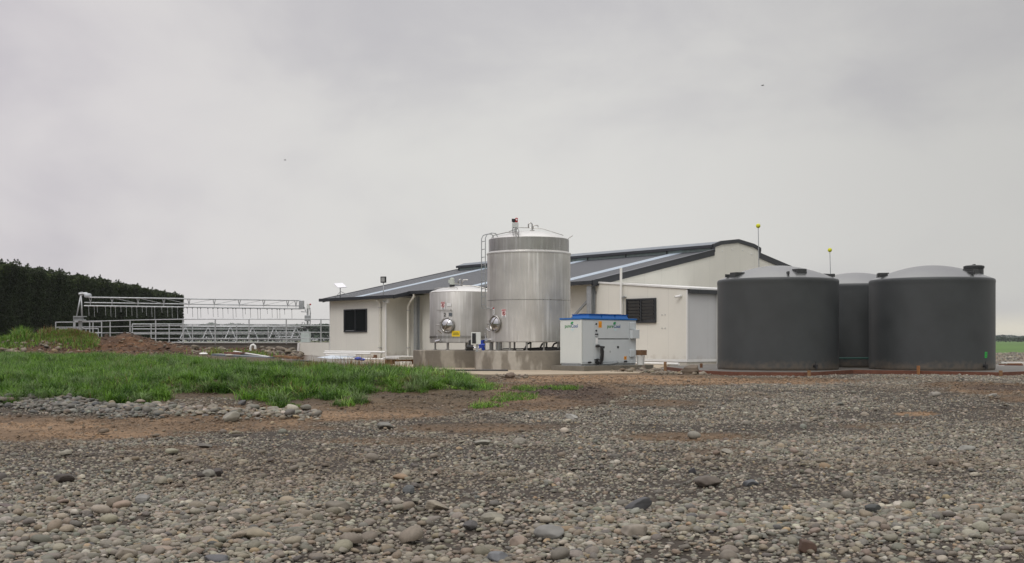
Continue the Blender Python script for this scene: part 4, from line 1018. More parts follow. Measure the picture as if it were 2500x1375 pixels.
def danger(parent, r, deg, z, w=.19, h=.28):
    M = facing(r, deg, z); s = plate(M, w, h, .006, SIGNW, 'warning_sign', parent, dz=.008)
    plate(M, w*.92, h*.22, .004, RED, 'header', s, 0, h*.36, .0145)
    t = text_mesh('lettering', 'DANGER', h*.17, SIGNW, s, M @ Matrix.Translation((0, h*.305, .0195)), .0008, 'CENTER')
    ring = MB(); ring.tube([tuple(M @ Vector((w*.3*math.cos(a*math.pi/12), -h*.03+w*.3*math.sin(a*math.pi/12), .017))) for a in range(25)], .011, 6, caps=False)
    ring.tube([tuple(M @ Vector((-w*.22, -h*.03+w*.22, .017))), tuple(M @ Vector((w*.22, -h*.03-w*.22, .017)))], .009, 6); ring.build('prohibition_ring', RED, s)
    fg = MB(); fg.prism([tuple(M @ Vector((x_*w, y_*w-h*.03, .0145))) for x_, y_ in ((-.10, -.2), (.02, -.2), (.03, -.05), (.14, .05), (.10, .12), (.05, .1), (.03, .22), (-.07, .22), (-.07, .08), (-.16, -.02), (-.12, -.08), (-.06, -.03))], tuple(M.to_3x3() @ Vector((0, 0, .004)))); fg.build('figure', INKK, s)
    plate(M, w*.7, h*.03, .002, INKK, 'caption', s, 0, -h*.38, .0145); plate(M, w*.5, h*.03, .002, INKK, 'caption', s, 0, -h*.44, .0145)
    return s
danger(silo, 1.44, -36, Z(1.90))
M = facing(1.44, -56, Z(1.98)); s_ = plate(M, .11, .22, .006, SIGNW, 'label', silo, dz=.008); plate(M, .08, .05, .004, RED, 'header', s_, 0, .10, .0145)
for k in range(4): plate(M, .07, .012, .003, INKK, 'line_of_print', s_, 0, .03-.035*k, .0145)
# ladder on the left flank
def ladder(parent):
    M = facing(1.44, -66, 0)
    T = lambda *a: tuple(M @ Vector(a))
    rails = MB(); zz0, zz1 = Z(2.06), Z(4.46)
    for sx in (-.17, .17):
        pts = [T(sx, zz0+.06, .0), T(sx, zz0, .06), T(sx, zz0+.03, .22), T(sx, zz0+.12, .26), T(sx, zz1, .26), T(sx, zz1+.12, .20), T(sx, zz1+.18, .02), T(sx, zz1+.17, -.12), T(sx, zz1+.02, -.22)]
        rails.tube(pts, .017, 8)
    ld_ = rails.build('ladder', GALV, parent)
    n = 9
    for k in range(n):
        z = zz0+.15+(zz1-zz0-.25)*k/(n-1); rg_ = MB(); rg_.tube([T(-.17, z, .26), T(.17, z, .26)], .013, 6); rg_.build('rung', GALV, ld_)
lad = ladder(silo)
# rails, pipes and beacon on the silo top
t_ = MB(); t_.tube([polar(1.33, -84, Z(4.46))[0], polar(1.25, -75, Z(4.60))[0], polar(1.0, -50, Z(4.67))[0], polar(1.05, -25, Z(4.66))[0], polar(1.18, -20, Z(4.64))[0], polar(1.20, -19, Z(4.52))[0]], .014, 8)
t_.tube([polar(.9, -50, Z(4.70))[0], polar(.5, -40, Z(4.86))[0], polar(.1, 0, Z(4.88))[0], polar(.5, 70, Z(4.84))[0], polar(1.2, 85, Z(4.62))[0]], .013, 8)
t_.tube([polar(1.36, 80, Z(4.47))[0], polar(1.40, 80, Z(4.52))[0], polar(1.52, 82, Z(4.60))[0]], .014, 8); t_.build('top_rail', STEEL_D, silo)
t_ = MB(); c0 = polar(.18, 40, Z(4.78))[0]; t_.tube([c0, c0+Vector((0, 0, .22)), c0+Vector((-.05, 0, .28)), c0+Vector((-.13, 0, .22)), c0+Vector((-.13, 0, .10))], .022, 8)
t_.tube([c0+Vector((.02, 0, .05)), c0+Vector((.05, 0, .18)), c0+Vector((.20, 0, .18)), c0+Vector((.20, 0, .12))], .02, 8); t_.disc(c0, (0, 0, 1), .08, .03, 12); t_.build('spray_pipe', STEEL_D, silo)
mo = Vector((-.47, -.55, Z(4.64)))
t_ = MB(); t_.tube([mo, mo+Vector((0, 0, .16))], .06, 12); t_.obox(mo+Vector((0, 0, .28)), (1, 0, 0), (0, 1, 0), (0, 0, 1), .11, .10, .09); t_.tube([mo+Vector((.04, -.05, .0)), mo+Vector((.1, -.10, .0))], .05, 8); ag_ = t_.build('agitator', mat('pale_motor_paint', (.55, .57, .55), .45), silo, .008)
t_ = MB(); t_.tube([mo+Vector((-.05, -.1, .2)), mo+Vector((-.10, -.5, .1)), mo+Vector((-.07, -.86, -.15))], .01, 6); t_.tube([mo+Vector((0, -.1, .2)), mo+Vector((.02, -.5, .1)), mo+Vector((0.02, -.88, -.2))], .01, 6); t_.tube([mo+Vector((.05, -.1, .2)), mo+Vector((.12, -.5, .05)), mo+Vector((.10, -.86, -.18))], .01, 6); t_.build('cable', HOSE, ag_)
t_ = MB(); t_.tube([mo+Vector((-.03, 0, .38)), mo+Vector((-.03, 0, .50))], .055, 12); t_.box(mo.x-.12, mo.x-.02, mo.y-.06, mo.y+.06, mo.z+.40, mo.z+.50); t_.build('beacon_base', BLACK, silo)
t_ = MB(); t_.tube([mo+Vector((.045, -.05, .38)), mo+Vector((.045, -.05, .51))], .045, 14); t_.ball(mo+Vector((.045, -.05, .51)), .045, 12, (1, 1, .6)); t_.build('beacon_light', RED, silo)
t_ = MB(); t_.ball(mo+Vector((.045, -.115, .46)), .03, 8); t_.build('beacon_lens', SIGNW, silo)
# outlet valve low on the left
def valve(parent, r, deg, z, mcol=None):
    M = facing(r, deg, z); T = lambda *a: tuple(M @ Vector(a)); mb = MB()
    mb.tube([T(0, 0, -.1), T(0, 0, .16)], .055, 12); mb.tube([T(-.10, -.02, .16), T(.12, .02, .16)], .06, 12); mb.tube([T(-.02, 0, .12), T(-.06, .10, .13), T(-.06, .2, .13)], .016, 8); mb.ball(T(-.06, .2, .13), .028, 8); mb.tube([T(.02, .28, -.02), T(-.06, .40, .10)], .02, 8)
    return mb.build('outlet_valve', CHROME, parent)
vv = valve(silo, 1.44, -70, Z(1.00))
t_ = MB(); t_.tube([(-1.62, -.5, Z(1.0)), (-1.60, -.5, Z(.8)), (-1.55, -.45, .02)], .06, 10); t_.build('blue_coupling', BLUEP, silo)
# ------------------------------------------------------------------ short vat
vat = empty('milk_vat', (VX, VY, .632), 0, 'short stainless steel milk vat left of the tall silo, marked 2', 'vat'); vat.scale = (1.014,)*3
Z2 = lambda z: z-.632
b_ = MB(); b_.lathe([(1.17, Z2(.90)), (1.205, Z2(.915)), (1.205, Z2(2.74)), (1.20, Z2(2.75))], 128, cap0=True); b_.build('body', steel_mat('stainless_vat', .54, .50), vat)
b_ = MB(); b_.lathe([(1.208, Z2(1.07)), (1.214, Z2(1.075)), (1.214, Z2(1.16)), (1.208, Z2(1.165))], 128); b_.build('seam', STEEL_D, vat)
b_ = MB(); b_.lathe([(1.20, Z2(2.75)), (1.21, Z2(2.77)), (1.12, Z2(2.82)), (.85, Z2(2.91)), (.5, Z2(2.98)), (.2, Z2(3.01)), (.001, Z2(3.015))], 96); b_.build('dome', STEEL_W, vat)
for k in range(9):
    a = 2*math.pi*(k+.1)/9; x, y = 1.06*math.cos(a), 1.06*math.sin(a)
    lg = MB(); lg.tube([(x, y, .02), (x, y, Z2(.93))], .035, 10); lg.disc((x, y, .012), (0, 0, 1), .07, .024, 12); lg.build('leg', STEEL_D, vat)
manhole(vat, 1.205, -23, Z2(1.545), .26)
danger(vat, 1.205, -32, Z2(2.26))
M = facing(1.205, -20, Z2(2.29)); plate(M, .16, .11, .005, SIGNW, 'label', vat, dz=.008)
M = facing(1.205, -20, Z2(1.93)); plate(M, .13, .12, .006, GREYS, 'thermometer', vat, .05, 0, .008)
text_mesh('number', '2', .18, INKK, vat, facing(1.205, -28.5, Z2(1.865)) @ Matrix.Translation((0, 0, .010)), .001, 'CENTER', True)
t_ = MB(); t_.tube([polar(1.27, -44+4*k, Z2(2.10))[0] for k in range(8)], .014, 8); t_.ball(polar(1.27, -16, Z2(2.10))[0], .03, 8); t_.build('rail', STEEL_D, vat)
M = facing(1.205, -8, Z2(1.235)); yl = plate(M, .30, .21, .005, YELLOW, 'yellow_label', vat, dz=.012)
for k in range(3): plate(M, .22-.05*(k == 0), .014, .002, INKK, 'line_of_print', yl, 0, .03-.035*k, .0175)
valve(vat, 1.205, -37, Z2(.96))
mo = Vector((-.35, -.35, Z2(2.93)))
t_ = MB(); t_.tube([mo, mo+Vector((0, 0, .12))], .10, 12); t_.build('agitator_base', BLACK, vat)
t_ = MB(); t_.tube([mo+Vector((0, 0, .12)), mo+Vector((0, 0, .34))], .095, 12, r2=.08); t_.ball(mo+Vector((0, 0, .34)), .085, 12, (1, 1, .5)); t_.box(mo.x-.14, mo.x-.06, mo.y-.05, mo.y+.05, mo.z+.18, mo.z+.30); t_.build('agitator', mat('pale_green_motor_paint', (.48, .51, .46), .5), vat, .006)
t_ = MB(); c0 = Vector((.0, -.1, Z2(3.0))); t_.tube([c0, c0+Vector((0, 0, .22)), c0+Vector((-.07, 0, .27)), c0+Vector((-.14, 0, .20)), c0+Vector((-.12, 0, .08))], .02, 8); t_.tube([c0+Vector((0, 0, .12)), c0+Vector((.06, 0, .24)), c0+Vector((.22, 0, .24))], .02, 8); t_.tube([c0+Vector((-.3, -.2, .12)), c0+Vector((0, 0, .05))], .02, 8)
t_.tube([c0+Vector((.02, 0, .03)), c0+Vector((.5, 0, .01)), c0+Vector((1.05, -.1, -.12))], .018, 8); t_.build('spray_pipe', STEEL_D, vat)
t_ = MB(); t_.tube([polar(1.12, -62, Z2(2.80))[0], polar(1.12, -62, Z2(2.90))[0], polar(1.05, -50, Z2(2.92))[0], polar(.95, -15, Z2(2.93))[0], polar(1.0, -8, Z2(2.92))[0], polar(1.02, -7, Z2(2.83))[0]], .012, 8); t_.build('top_rail', STEEL_D, vat)
# pump between the vats
pu = empty('milk_pump', (*G0(1147, 38.7), .64), 0, 'black milk pump with blue fitting between the two vats', 'pump')
t_ = MB(); t_.tube([(-.10, 0, .12), (.12, 0, .12)], .09, 14); t_.box(-.13, .13, -.07, .07, 0, .04); t_.tube([(.0, 0, .2), (.0, 0, .36)], .04, 10); t_.tube([(0, 0, .33), (.12, 0, .42)], .03, 8); t_.build('body', BLACK, pu)
t_ = MB(); t_.tube([(.35, -.1, .08), (.35, -.1, .26)], .035, 10); t_.tube([(.30, -.1, .2), (.52, -.1, .2)], .045, 10); t_.build('fitting', BLUEP, pu)
t_ = MB(); t_.tube([(.12, 0, .12), (.25, -.05, .08), (.36, -.1, .1)], .03, 8); t_.build('connector', CHROME, pu)
# control box on a post
cb = empty('control_box', (*G0(1162, 37.55), .2), 0, 'white control box with black gauges on a steel post before the vats', 'control box')
k_ = 37.55/F
cb.location.z = .645
t_ = MB(); t_.box(-.03+.03, .04+.03, -.02, .02, -.03, .38); t_.box(-.04, .14, -.05, .05, -.015, .0); t_.build('post', GALV, cb)
t_ = MB(); t_.box(-.16, .16, -.09, .06, .22-.0, .62); cab = t_.build('cabinet', CABW, cb, .01)
for z in (.33, .42, .51):
    pass
t_ = MB(); t_.box(-.125, .0, -.10, -.088, .25, .59); t_.build('gauge_panel', BLACK, cb)
for z in (.33, .5):
    t_ = MB(); t_.disc((-.04, -.105, z), (0, 1, 0), .045, .03, 16); t_.build('gauge', FRAME, cb)

# ------------------------------------------------------------------ chiller unit
chl = empty('chiller', (*CH, .165), RZ, 'white and grey water chiller with blue fan deck on a low pad', 'chiller')
CHH = 1.66; QL = 1.1; QW = 2.82; chl.scale = (.915, .915, .915)
# local x from 0 to -QL (away), y 0..QW
t_ = MB(); t_.box(-QL, 0, 0, QW, .06, CHH); t_.build('cabinet', CABG, chl, .012)
t_ = MB(); t_.box(-QL+.012, -.012, -.012, -.002, .09, CHH-.04); t_.build('end_panel', CABW, chl, .004)
t_ = MB(); t_.box(-.03, .016, -.016, .03, .06, CHH-.01); t_.box(-QL, -QL+.03, -.016, .01, .06, CHH-.01); t_.build('corner_post', CABW, chl, .004)
t_ = MB(); t_.box(.002, .012, .05, .60, .12, CHH-.05); t_.build('front_panel', CABG, chl, .004)
t_ = MB(); t_.box(.002, .014, .82, 2.42, .98, CHH-.04); t_.build('front_panel', CABG, chl, .004)
t_ = MB(); t_.box(.002, .014, .82, 2.42, .12, .945); dr = t_.build('access_panel', CABG, chl, .004)
for y in (1.10, 1.84):
    t_ = MB(); t_.box(.014, .022, y-.045, y+.045, .62, .70); t_.build('latch', BLACK, dr)
t_ = MB(); t_.box(.014, .02, 1.42, 1.44, .46, .53); t_.build('latch', BLACK, dr)
t_ = MB(); t_.box(.0125, .018, .82, 2.40, .952, .972); t_.build('panel_gap', BLACK, chl)
t_ = MB(); t_.box(-QL+.02, -.02, .02, QW-.02, 0, .06); t_.build('base_frame', GALV, chl)
t_ = MB(); t_.box(-QL-.03, .03, -.03, QW+.03, CHH, CHH+.055); t_.build('top_cover', BLUE, chl, .008)
# fan deck: three raised fan housings side by side
for k, (y0, y1) in enumerate(((.45, 1.12), (1.14, 1.81), (1.83, 2.50))):
    ym = (y0+y1)/2; t_ = MB()
    t_.prism([(-.98, y0, CHH+.055), (-.12, y0, CHH+.055), (-.16, y0+.04, CHH+.20), (-.94, y0+.04, CHH+.20)], (0, .001, 0)) if False else None
    vs = [(-1.0, y0, CHH+.056), (-.1, y0, CHH+.056), (-.1, y1, CHH+.056), (-1.0, y1, CHH+.056), (-.97, y0+.03, CHH+.15), (-.13, y0+.03, CHH+.15), (-.13, y1-.03, CHH+.15), (-.97, y1-.03, CHH+.15), (-1.0, y0, CHH+.20), (-.1, y0, CHH+.20), (-.1, y1, CHH+.20), (-1.0, y1, CHH+.20)]
    t_.add(vs, [(0, 1, 5, 4), (1, 2, 6, 5), (2, 3, 7, 6), (3, 0, 4, 7), (4, 5, 9, 8), (5, 6, 10, 9), (6, 7, 11, 10), (7, 4, 8, 11), (8, 9, 10, 11)])
    fh = t_.build('fan_housing', BLUE, chl, .006)
    t_ = MB(); 
    for rr in (.10, .17, .24, .31): t_.tube([(-.55+rr*math.cos(a*math.pi/12), ym+rr*math.sin(a*math.pi/12), CHH+.215) for a in range(25)], .006, 5, caps=False)
    for a in range(4): t_.tube([(-.55+.31*math.cos(a*math.pi/4), ym+.31*math.sin(a*math.pi/4), CHH+.215), (-.55-.31*math.cos(a*math.pi/4), ym-.31*math.sin(a*math.pi/4), CHH+.215)], .006, 5)
    t_.build('fan_guard', BLACK, fh)
# electrical boxes on the right end
for (z0, z1, y0, y1, dx) in ((1.33, 1.58, 2.46, 2.70, .05), (.98, 1.31, 2.48, 2.86, .14), (.30, .56, 2.46, 2.70, .06)):
    t_ = MB(); t_.box(.002, dx, y0, y1, z0, z1); t_.build('side_box', CABG, chl, .01)
# gauges, ports
t_ = MB(); t_.box(.002, .01, .64, .80, .10, CHH-.05); t_.build('service_strip', CABG, chl)
for (y, z, r) in ((.72, 1.50, .035), (.72, 1.26, .035), (.70, 1.13, .03), (.78, 1.13, .03)):
    t_ = MB(); t_.disc((.02, y, z), (1, 0, 0), r, .03, 12); t_.build('port', FRAME, chl)
t_ = MB(); t_.box(.01, .02, .70, .80, .78, .98); t_.build('data_label', SIGNW, chl)
for (y, z) in ((.70, 1.04), (.76, 1.04)):
    t_ = MB(); t_.box(.01, .016, y-.02, y+.02, z-.01, z+.01); t_.build('line_of_print', FRAME, chl)
for (y0, y1, z0, z1) in ((.84, 1.0, 1.37, 1.60), (2.16, 2.29, .20, .32)):
    t_ = MB(); t_.box(.0145, .020, y0, y1, z0, z1); ol = t_.build('orange_label', ORANGE, chl)
    for q in range(3):
        t_ = MB(); t_.box(.0205, .0225, y0+.02, y1-.02, z0+.03+.05*q*(z1-z0)/.23, z0+.045+.05*q*(z1-z0)/.23); t_.build('line_of_print', mat('dark_orange_ink', (.45, .12, .01), .5) if q == 0 else bpy.data.materials['dark_orange_ink'], ol)
for (y, z) in ((2.18, .13), (2.26, .13), (.34, .12), (.42, .12)):
    t_ = MB(); t_.disc((.03, y, z), (1, 0, 0), .03, .05, 12); t_.build('port', BLACK, chl)
t_ = MB(); t_.tube([(.01, .72, .70), (.12, .75, .72), (.17, .82, .66), (.17, .84, .40), (.15, .80, .14), (.13, .78, .06)], .042, 10)
t_.tube([(.01, .76, .69), (.14, .90, .68), (.17, .92, .50), (.16, .90, .2), (.12, .84, .08)], .038, 10); t_.build('hose', HOSE, chl)
t_ = MB(); t_.tube([(.02, .76, .70), (.10, .70, .70)], .05, 10); t_.tube([(.08, .72, .02), (.08, .72, .25)], .045, 10); t_.box(.02, .14, .64, .76, .10, .14); t_.box(.02, .14, .62, .78, .20, .23); t_.build('coupling', BLACK, chl)
t_ = MB(); t_.tube([(.16, .9, .06), (.2, 1.2, .05), (.15, 1.55, .08), (.12, 1.7, .11)], .05, 10); t_.build('foam_pipe', mat('grey_foam_pipe', (.22, .24, .25), .7), chl)
# logos: pure (green) Cool (blue) with a leaf
def logo(Mx):
    h = .172
    a_ = text_mesh('logo', 'pure', h, INKG, chl, Mx, .001, 'LEFT', True)
    w_ = max(v.co.dot(Vector((Mx[0][0], Mx[1][0], Mx[2][0]))) for v in a_.data.vertices)-min(v.co.dot(Vector((Mx[0][0], Mx[1][0], Mx[2][0]))) for v in a_.data.vertices)
    text_mesh('logo_word', 'Cool', h, INKB, a_, Mx @ Matrix.Translation((w_+.02, 0, 0)), .001, 'LEFT', True)
    lf = MB(); pts = [(.0, .0), (.02, .07), (.09, .10), (.16, .08), (.13, .03), (.06, .0)]
    lf.prism([tuple(Mx @ Vector((w_-.01+x, .12+y, .0))) for x, y in pts], tuple(Mx.to_3x3() @ Vector((0, 0, .003)))); lf.build('leaf_mark', mat('leaf_green', (.03, .30, .10), .5), a_)
    sw = MB(); sw.prism([tuple(Mx @ Vector((w_-.02+x, -.10+y, .0))) for x, y in ((0, .04), (.12, -.02), (.24, .05), (.16, .06), (.08, .06))], tuple(Mx.to_3x3() @ Vector((0, 0, .003)))); sw.build('swoosh_mark', mat('pale_blue_ink', (.55, .70, .72), .5), a_)
Mf = Matrix(((0, 0, 1, .016), (1, 0, 0, 1.28), (0, 1, 0, 1.37), (0, 0, 0, 1)))        # on the long face: text runs along +y, normal +x
logo(Mf)
Me = Matrix(((1, 0, 0, -.86), (0, 0, -1, -.0135), (0, 1, 0, 1.37), (0, 0, 0, 1)))      # on the end: text runs along +x, normal -y
logo(Me)
# bucket and scrap beside the chiller
bk = empty('white_bucket', (*CW(.02, 2.78), .166), RZ, 'white bucket with brown box on top at the right end of the chiller', 'bucket')
t_ = MB(); t_.lathe([(.12, 0), (.14, .28), (.15, .30), (.15, .32)], 24, cap0=True); t_.build('body', PIPE, bk)
t_ = MB(); t_.box(-.14, .14, -.12, .16, .325, .50); t_.build('carton', mat('brown_card', (.18, .10, .05), .8), bk)
# white pipe lying along the annex
o = MB(); o.tube([BW(.6, -.25, .05), BW(5.2, -.35, .05)], .055, 12); o = o.build('plastic_pipe', PIPE, None); tag(o, 'white plastic pipe lying at the foot of the annex wall', 'pipe')

# ------------------------------------------------------------------ water tanks
def splash(m, h=.30, col=(.17, .13, .09), amt=.55):
    n = m.node_tree.nodes; l = m.node_tree.links; b = n['Principled BSDF']; src = b.inputs['Base Color'].links[0].from_socket
    tcn = n.new('ShaderNodeTexCoord'); sp = n.new('ShaderNodeSeparateXYZ'); l.new(tcn.outputs['Object'], sp.inputs[0])
    nz = n.new('ShaderNodeTexNoise'); nz.inputs['Scale'].default_value = 6; nz.inputs['Detail'].default_value = 7; l.new(tcn.outputs['Object'], nz.inputs['Vector'])
    a = n.new('ShaderNodeMath'); a.operation = 'MULTIPLY'; a.inputs[1].default_value = h*2; l.new(nz.outputs['Fac'], a.inputs[0])
    q = n.new('ShaderNodeMath'); q.operation = 'SUBTRACT'; l.new(a.outputs[0], q.inputs[0]); l.new(sp.outputs['Z'], q.inputs[1])
    r = n.new('ShaderNodeMapRange'); r.inputs['From Min'].default_value = 0; r.inputs['From Max'].default_value = h; r.inputs['To Max'].default_value = amt; l.new(q.outputs[0], r.inputs['Value'])
    mx = n.new('ShaderNodeMixRGB'); mx.inputs[2].default_value = (*col, 1); l.new(r.outputs[0], mx.inputs[0]); l.new(src, mx.inputs[1]); l.new(mx.outputs[0], b.inputs['Base Color'])
splash(POLY)
POLY_T = mat('sky_sheen_poly_top', (.060, .064, .064), .34, spec=.6, var=.12, vscale=2.0, bump=.002, bscale=5, coat=1.0)  # same plastic as the walls, base lightened for the sky's sheen on top
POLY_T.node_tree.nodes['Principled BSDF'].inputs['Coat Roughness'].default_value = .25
TR = 1.905
def tank_body():
    pr = [(TR-.03, 0), (TR-.005, .03), (TR, .08), (TR, .12)]+[(TR, .2+.12*k) for k in range(21)]+[(TR, 2.70), (TR+.008, 2.76), (TR+.006, 2.81), (TR-.008, 2.845), (TR-.03, 2.86)]
    mb = MB(); mb.lathe(pr, 128, cap0=True); return mb
def tank_dome():
    pr = [(TR-.03, 2.86)]
    for i in range(1, 19):
        t = i/18; r = (TR-.03)*(1-t); pr.append((max(r, .001), dz(r)))
    mb = MB(); mb.lathe(pr, 96); return mb
def dz(r):
    t = max(0, 1-r/(TR-.03)); return 2.86+.46*math.sin(min(1, t*1.02)*math.pi/2)**.97
def make_tank(px, d, rot, lab, lids):
    x = (px-CX)/F*d; t = empty('water_tank', (x, d, .075), R(rot), lab, 'water tank', 'dark grey plastic water tanks')
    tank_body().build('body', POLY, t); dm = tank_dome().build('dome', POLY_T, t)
    for (kind, ang, r) in lids:
        a = R(-90+ang-rot); n_ = Vector((math.cos(a), math.sin(a), 0)); s_ = Vector((-n_.y, n_.x, 0)); c = n_*r
        mb = MB()
        if kind == 'lug':      # lifting lug: thin rib standing radially on the shoulder
            z = dz(r); mb.obox(c+Vector((0, 0, z+.03)), n_, s_, (0, 0, 1), .13, .025, .05); mb.build('lifting_lug', POLY_D, t, .008)
        if kind == 'notch':    # square moulded recess box
            z = dz(r); mb.prism([tuple(c+s_*.16+n_*.12+Vector((0, 0, dz(r+.12)-.03))), tuple(c+s_*.16-n_*.24+Vector((0, 0, dz(r-.24)-.03))), tuple(c+s_*.16-n_*.24+Vector((0, 0, dz(r-.24)+.02))), tuple(c+s_*.16+n_*.10+Vector((0, 0, dz(r-.24)+.015)))], tuple(s_*-.32)); mb.build('inlet_box', POLY_D, t, .01)
        if kind == 'lid':
            z = dz(r); mb.lathe([(.29, z-.12), (.29, z+.14), (.27, z+.17)], 28, c=(c.x, c.y), cap1=False); nk = mb.build('lid_neck', POLY_D, t)
            mb = MB(); mb.lathe([(.315, z+.13), (.315, z+.20), (.25, z+.225), (.001, z+.235)], 28, c=(c.x, c.y)); 
            mb.obox(c+Vector((0, 0, z+.24)), s_, n_, (0, 0, 1), .12, .03, .02); mb.build('lid', POLY_D, nk)
        if kind == 'lidlow':
            z = dz(r); mb.lathe([(.24, z-.1), (.24, z+.05), (.26, z+.05), (.26, z+.10), (.001, z+.12)], 28, c=(c.x, c.y)); mb.build('lid', POLY_D, t)
    return t
t1 = make_tank(1898, 36.25, 0, 'charcoal plastic water tank nearest the shed, leftmost of three', [('notch', 16, 1.42), ('lug', -2, 1.62), ('lug', -78, 1.66), ('notch', -66, 1.62), ('notch', 100, 1.60), ('lug', 68, 1.66)])
t2 = make_tank(2273, 36.1, 0, 'charcoal plastic water tank at the right with round lid and green spray mark', [('lid', 80, 1.30), ('notch', 38, 1.42), ('lug', 25, 1.62), ('lug', -78, 1.66), ('notch', -100, 1.55)])
t3 = make_tank(2088, 40.0, 0, 'charcoal plastic water tank standing behind the other two', [('lug', 14, 1.62), ('lug', 40, 1.6)])
# outlet fittings and marks (parts of their tanks)
def fit(t, ang):
    mb = MB(); a = R(-90+ang); n_ = Vector((math.cos(a), math.sin(a), 0)); c = n_*TR+Vector((0, 0, .14))
    mb.tube([c-n_*.05, c+n_*.12], .05, 10); mb.tube([c+n_*.10, c+n_*.10+Vector((0, 0, -.10))], .035, 8); mb.tube([c+n_*.06, c+n_*.06+Vector((0, 0, .14))], .012, 6); mb.build('outlet_valve', BLACK, t)
fit(t1, 22); fit(t2, 32)
M = facing(TR+.002, 35.5, .40); 
mb = MB()
for (x0, x1, y) in ((-.05, .04, 0), (-.06, .05, .05), (-.05, .05, .10), (-.03, .06, .15)): mb.obox(tuple(M @ Vector(((x0+x1)/2, y, .003))), M.to_3x3() @ Vector((1, .1, 0)), M.to_3x3() @ Vector((0, 1, 0)), M.to_3x3() @ Vector((0, 0, 1)), (x1-x0)/2, .011, .004)
for x in (-.05, .045): mb.obox(tuple(M @ Vector((x, .08, .003))), M.to_3x3() @ Vector((1, 0, 0)), M.to_3x3() @ Vector((.1, 1, 0)), M.to_3x3() @ Vector((0, 0, 1)), .009, .09, .004)
mb.build('spray_mark', SPRAY, t2)
# link pipe between the front tanks
xa = t1.location.x+1.2; xb = t2.location.x-1.2
mb = MB(); mb.tube([(xa+.3, 37.6, .40), (xb, 37.6, .40)], .035, 10); mb.tube([(xa+.25, 37.6, .40), (xa+.55, 37.6, .40)], .055, 10)
o = mb.build('link_pipe', mat('dark_green_pipe', (.03, .09, .075), .4), None); tag(o, 'thin dark green pipe linking the water tanks low in the gap', 'pipe')
# float poles behind the tanks
def fpole(px, d, ytop, lean, lab):
    x, y = G0(px, d); zt_ = 1+(HY-ytop)/F*d; e = empty('float_pole', (x, y, .0), 0, lab, 'pole', 'level poles with yellow balls')
    mb = MB(); mb.tube([(lean, 0, -.05), (lean*.5, 0, zt_*.5), (0, 0, zt_)], .028, 8, r2=.012); mb.build('pole', GALV, e)
    mb = MB(); mb.ball((0, 0, zt_+.02), .082, 16); mb.build('ball', YBALL, e)
fpole(1851, 40.2, 553, .10, 'tall thin pole with a yellow ball in front of the gable, left of two')
fpole(2026, 43.0, 612, .12, 'thin pole with a yellow ball above the gap between the tanks, right of two')

# ------------------------------------------------------------------ raised yard, rails and gates
YZ = .87
FP = [(60, 83), (120, 79), (183, 76), (227, 75), (269, 73.6), (317.6, 71.5), (380, 69.5), (447, 68), (525.6, 67.3), (608, 67.2), (699, 67.4), (783.5, 68.2), (815, 70)]
fp = [G0(a, b) for a, b in FP]
yard = [(x, y) for x, y in fp]+[G0(850, 86), G0(760, 102), G0(300, 102), G0(60, 96)]
mb = MB(); mb.prism([(x, y, -.4) for x, y in yard], (0, 0, .4+YZ-.03)); o = mb.build('yard_platform', CONC_W, None, .01); tag(o, 'raised concrete yard', None, None, 'structure')
mb = MB()
for a, b in zip(fp[3:], fp[4:-1]): mb.bar((a[0], a[1], YZ-.02), (b[0], b[1], YZ-.02), .16, .06)
o = mb.build('yard_kerb', mat('pale_kerb_concrete', (.34, .33, .30), .7, var=.15), None, .005); tag(o, 'pale concrete kerb along the edge of the raised yard', 'kerb')
def dense(path, step=.6):
    out_ = []
    for (a, b) in zip(path, path[1:]):
        L_ = math.dist(a, b); n = max(1, int(L_/step))
        for i in range(n): out_.append((a[0]+(b[0]-a[0])*i/n, a[1]+(b[1]-a[1])*i/n))
    out_.append(path[-1]); return out_
def fence(path, posts, zb, heights, lab, rr=.024, pr=.038, topr=.03, name='yard_railing', m=GALV_W, caps=True):
    e = empty(name, (path[0][0], path[0][1], zb), 0, lab, 'railing'); ox, oy = path[0]
    for i, h in enumerate(heights):
        mb = MB(); mb.tube([(x-ox, y-oy, h) for x, y in path], topr if i == 0 else rr, 8); mb.build('rail', m, e)
    for (x, y) in posts:
        mb = MB(); mb.tube([(x-ox, y-oy, -.1), (x-ox, y-oy, heights[0]+.0)], pr, 10); mb.box(x-ox-.07, x-ox+.07, y-oy-.07, y-oy+.07, .0, .015); mb.build('post', m, e)
    return e
main = fp[2:11]+[fp[11], (fp[11][0]+.75, fp[11][1]+.35)]
fence(main, fp[2:12], YZ, (1.40, 1.01, .61, .24), 'long galvanised front railing along the edge of the raised yard')
inner = [G0(323, 73), G0(369, 73), G0(413, 73.2), G0(470, 73.4), G0(525, 73.6), G0(578, 73.8), G0(655, 74.2), G0(720, 75)]
fence(inner, inner[:-1], YZ-.6, (1.78, 1.46, 1.14, .84, .60), 'second galvanised railing with five rails standing behind the front railing', name='yard_railing', rr=.03)
left_ = [G0(136, 78), G0(180, 77.5), G0(219, 76.6), G0(248, 75.8)]
fence(left_, left_, YZ-.95, (2.33, 1.98, 1.6, 1.25), 'short galvanised railing at the left end behind the earth mound', rr=.028)
gl_ = [G0(144, 81), G0(175, 80.5), G0(210, 80), G0(240, 79.5)]
fence(gl_, gl_, YZ-.6, (1.55, 1.2, .85), 'low galvanised railing furthest left behind the mound', rr=.02, pr=.03)
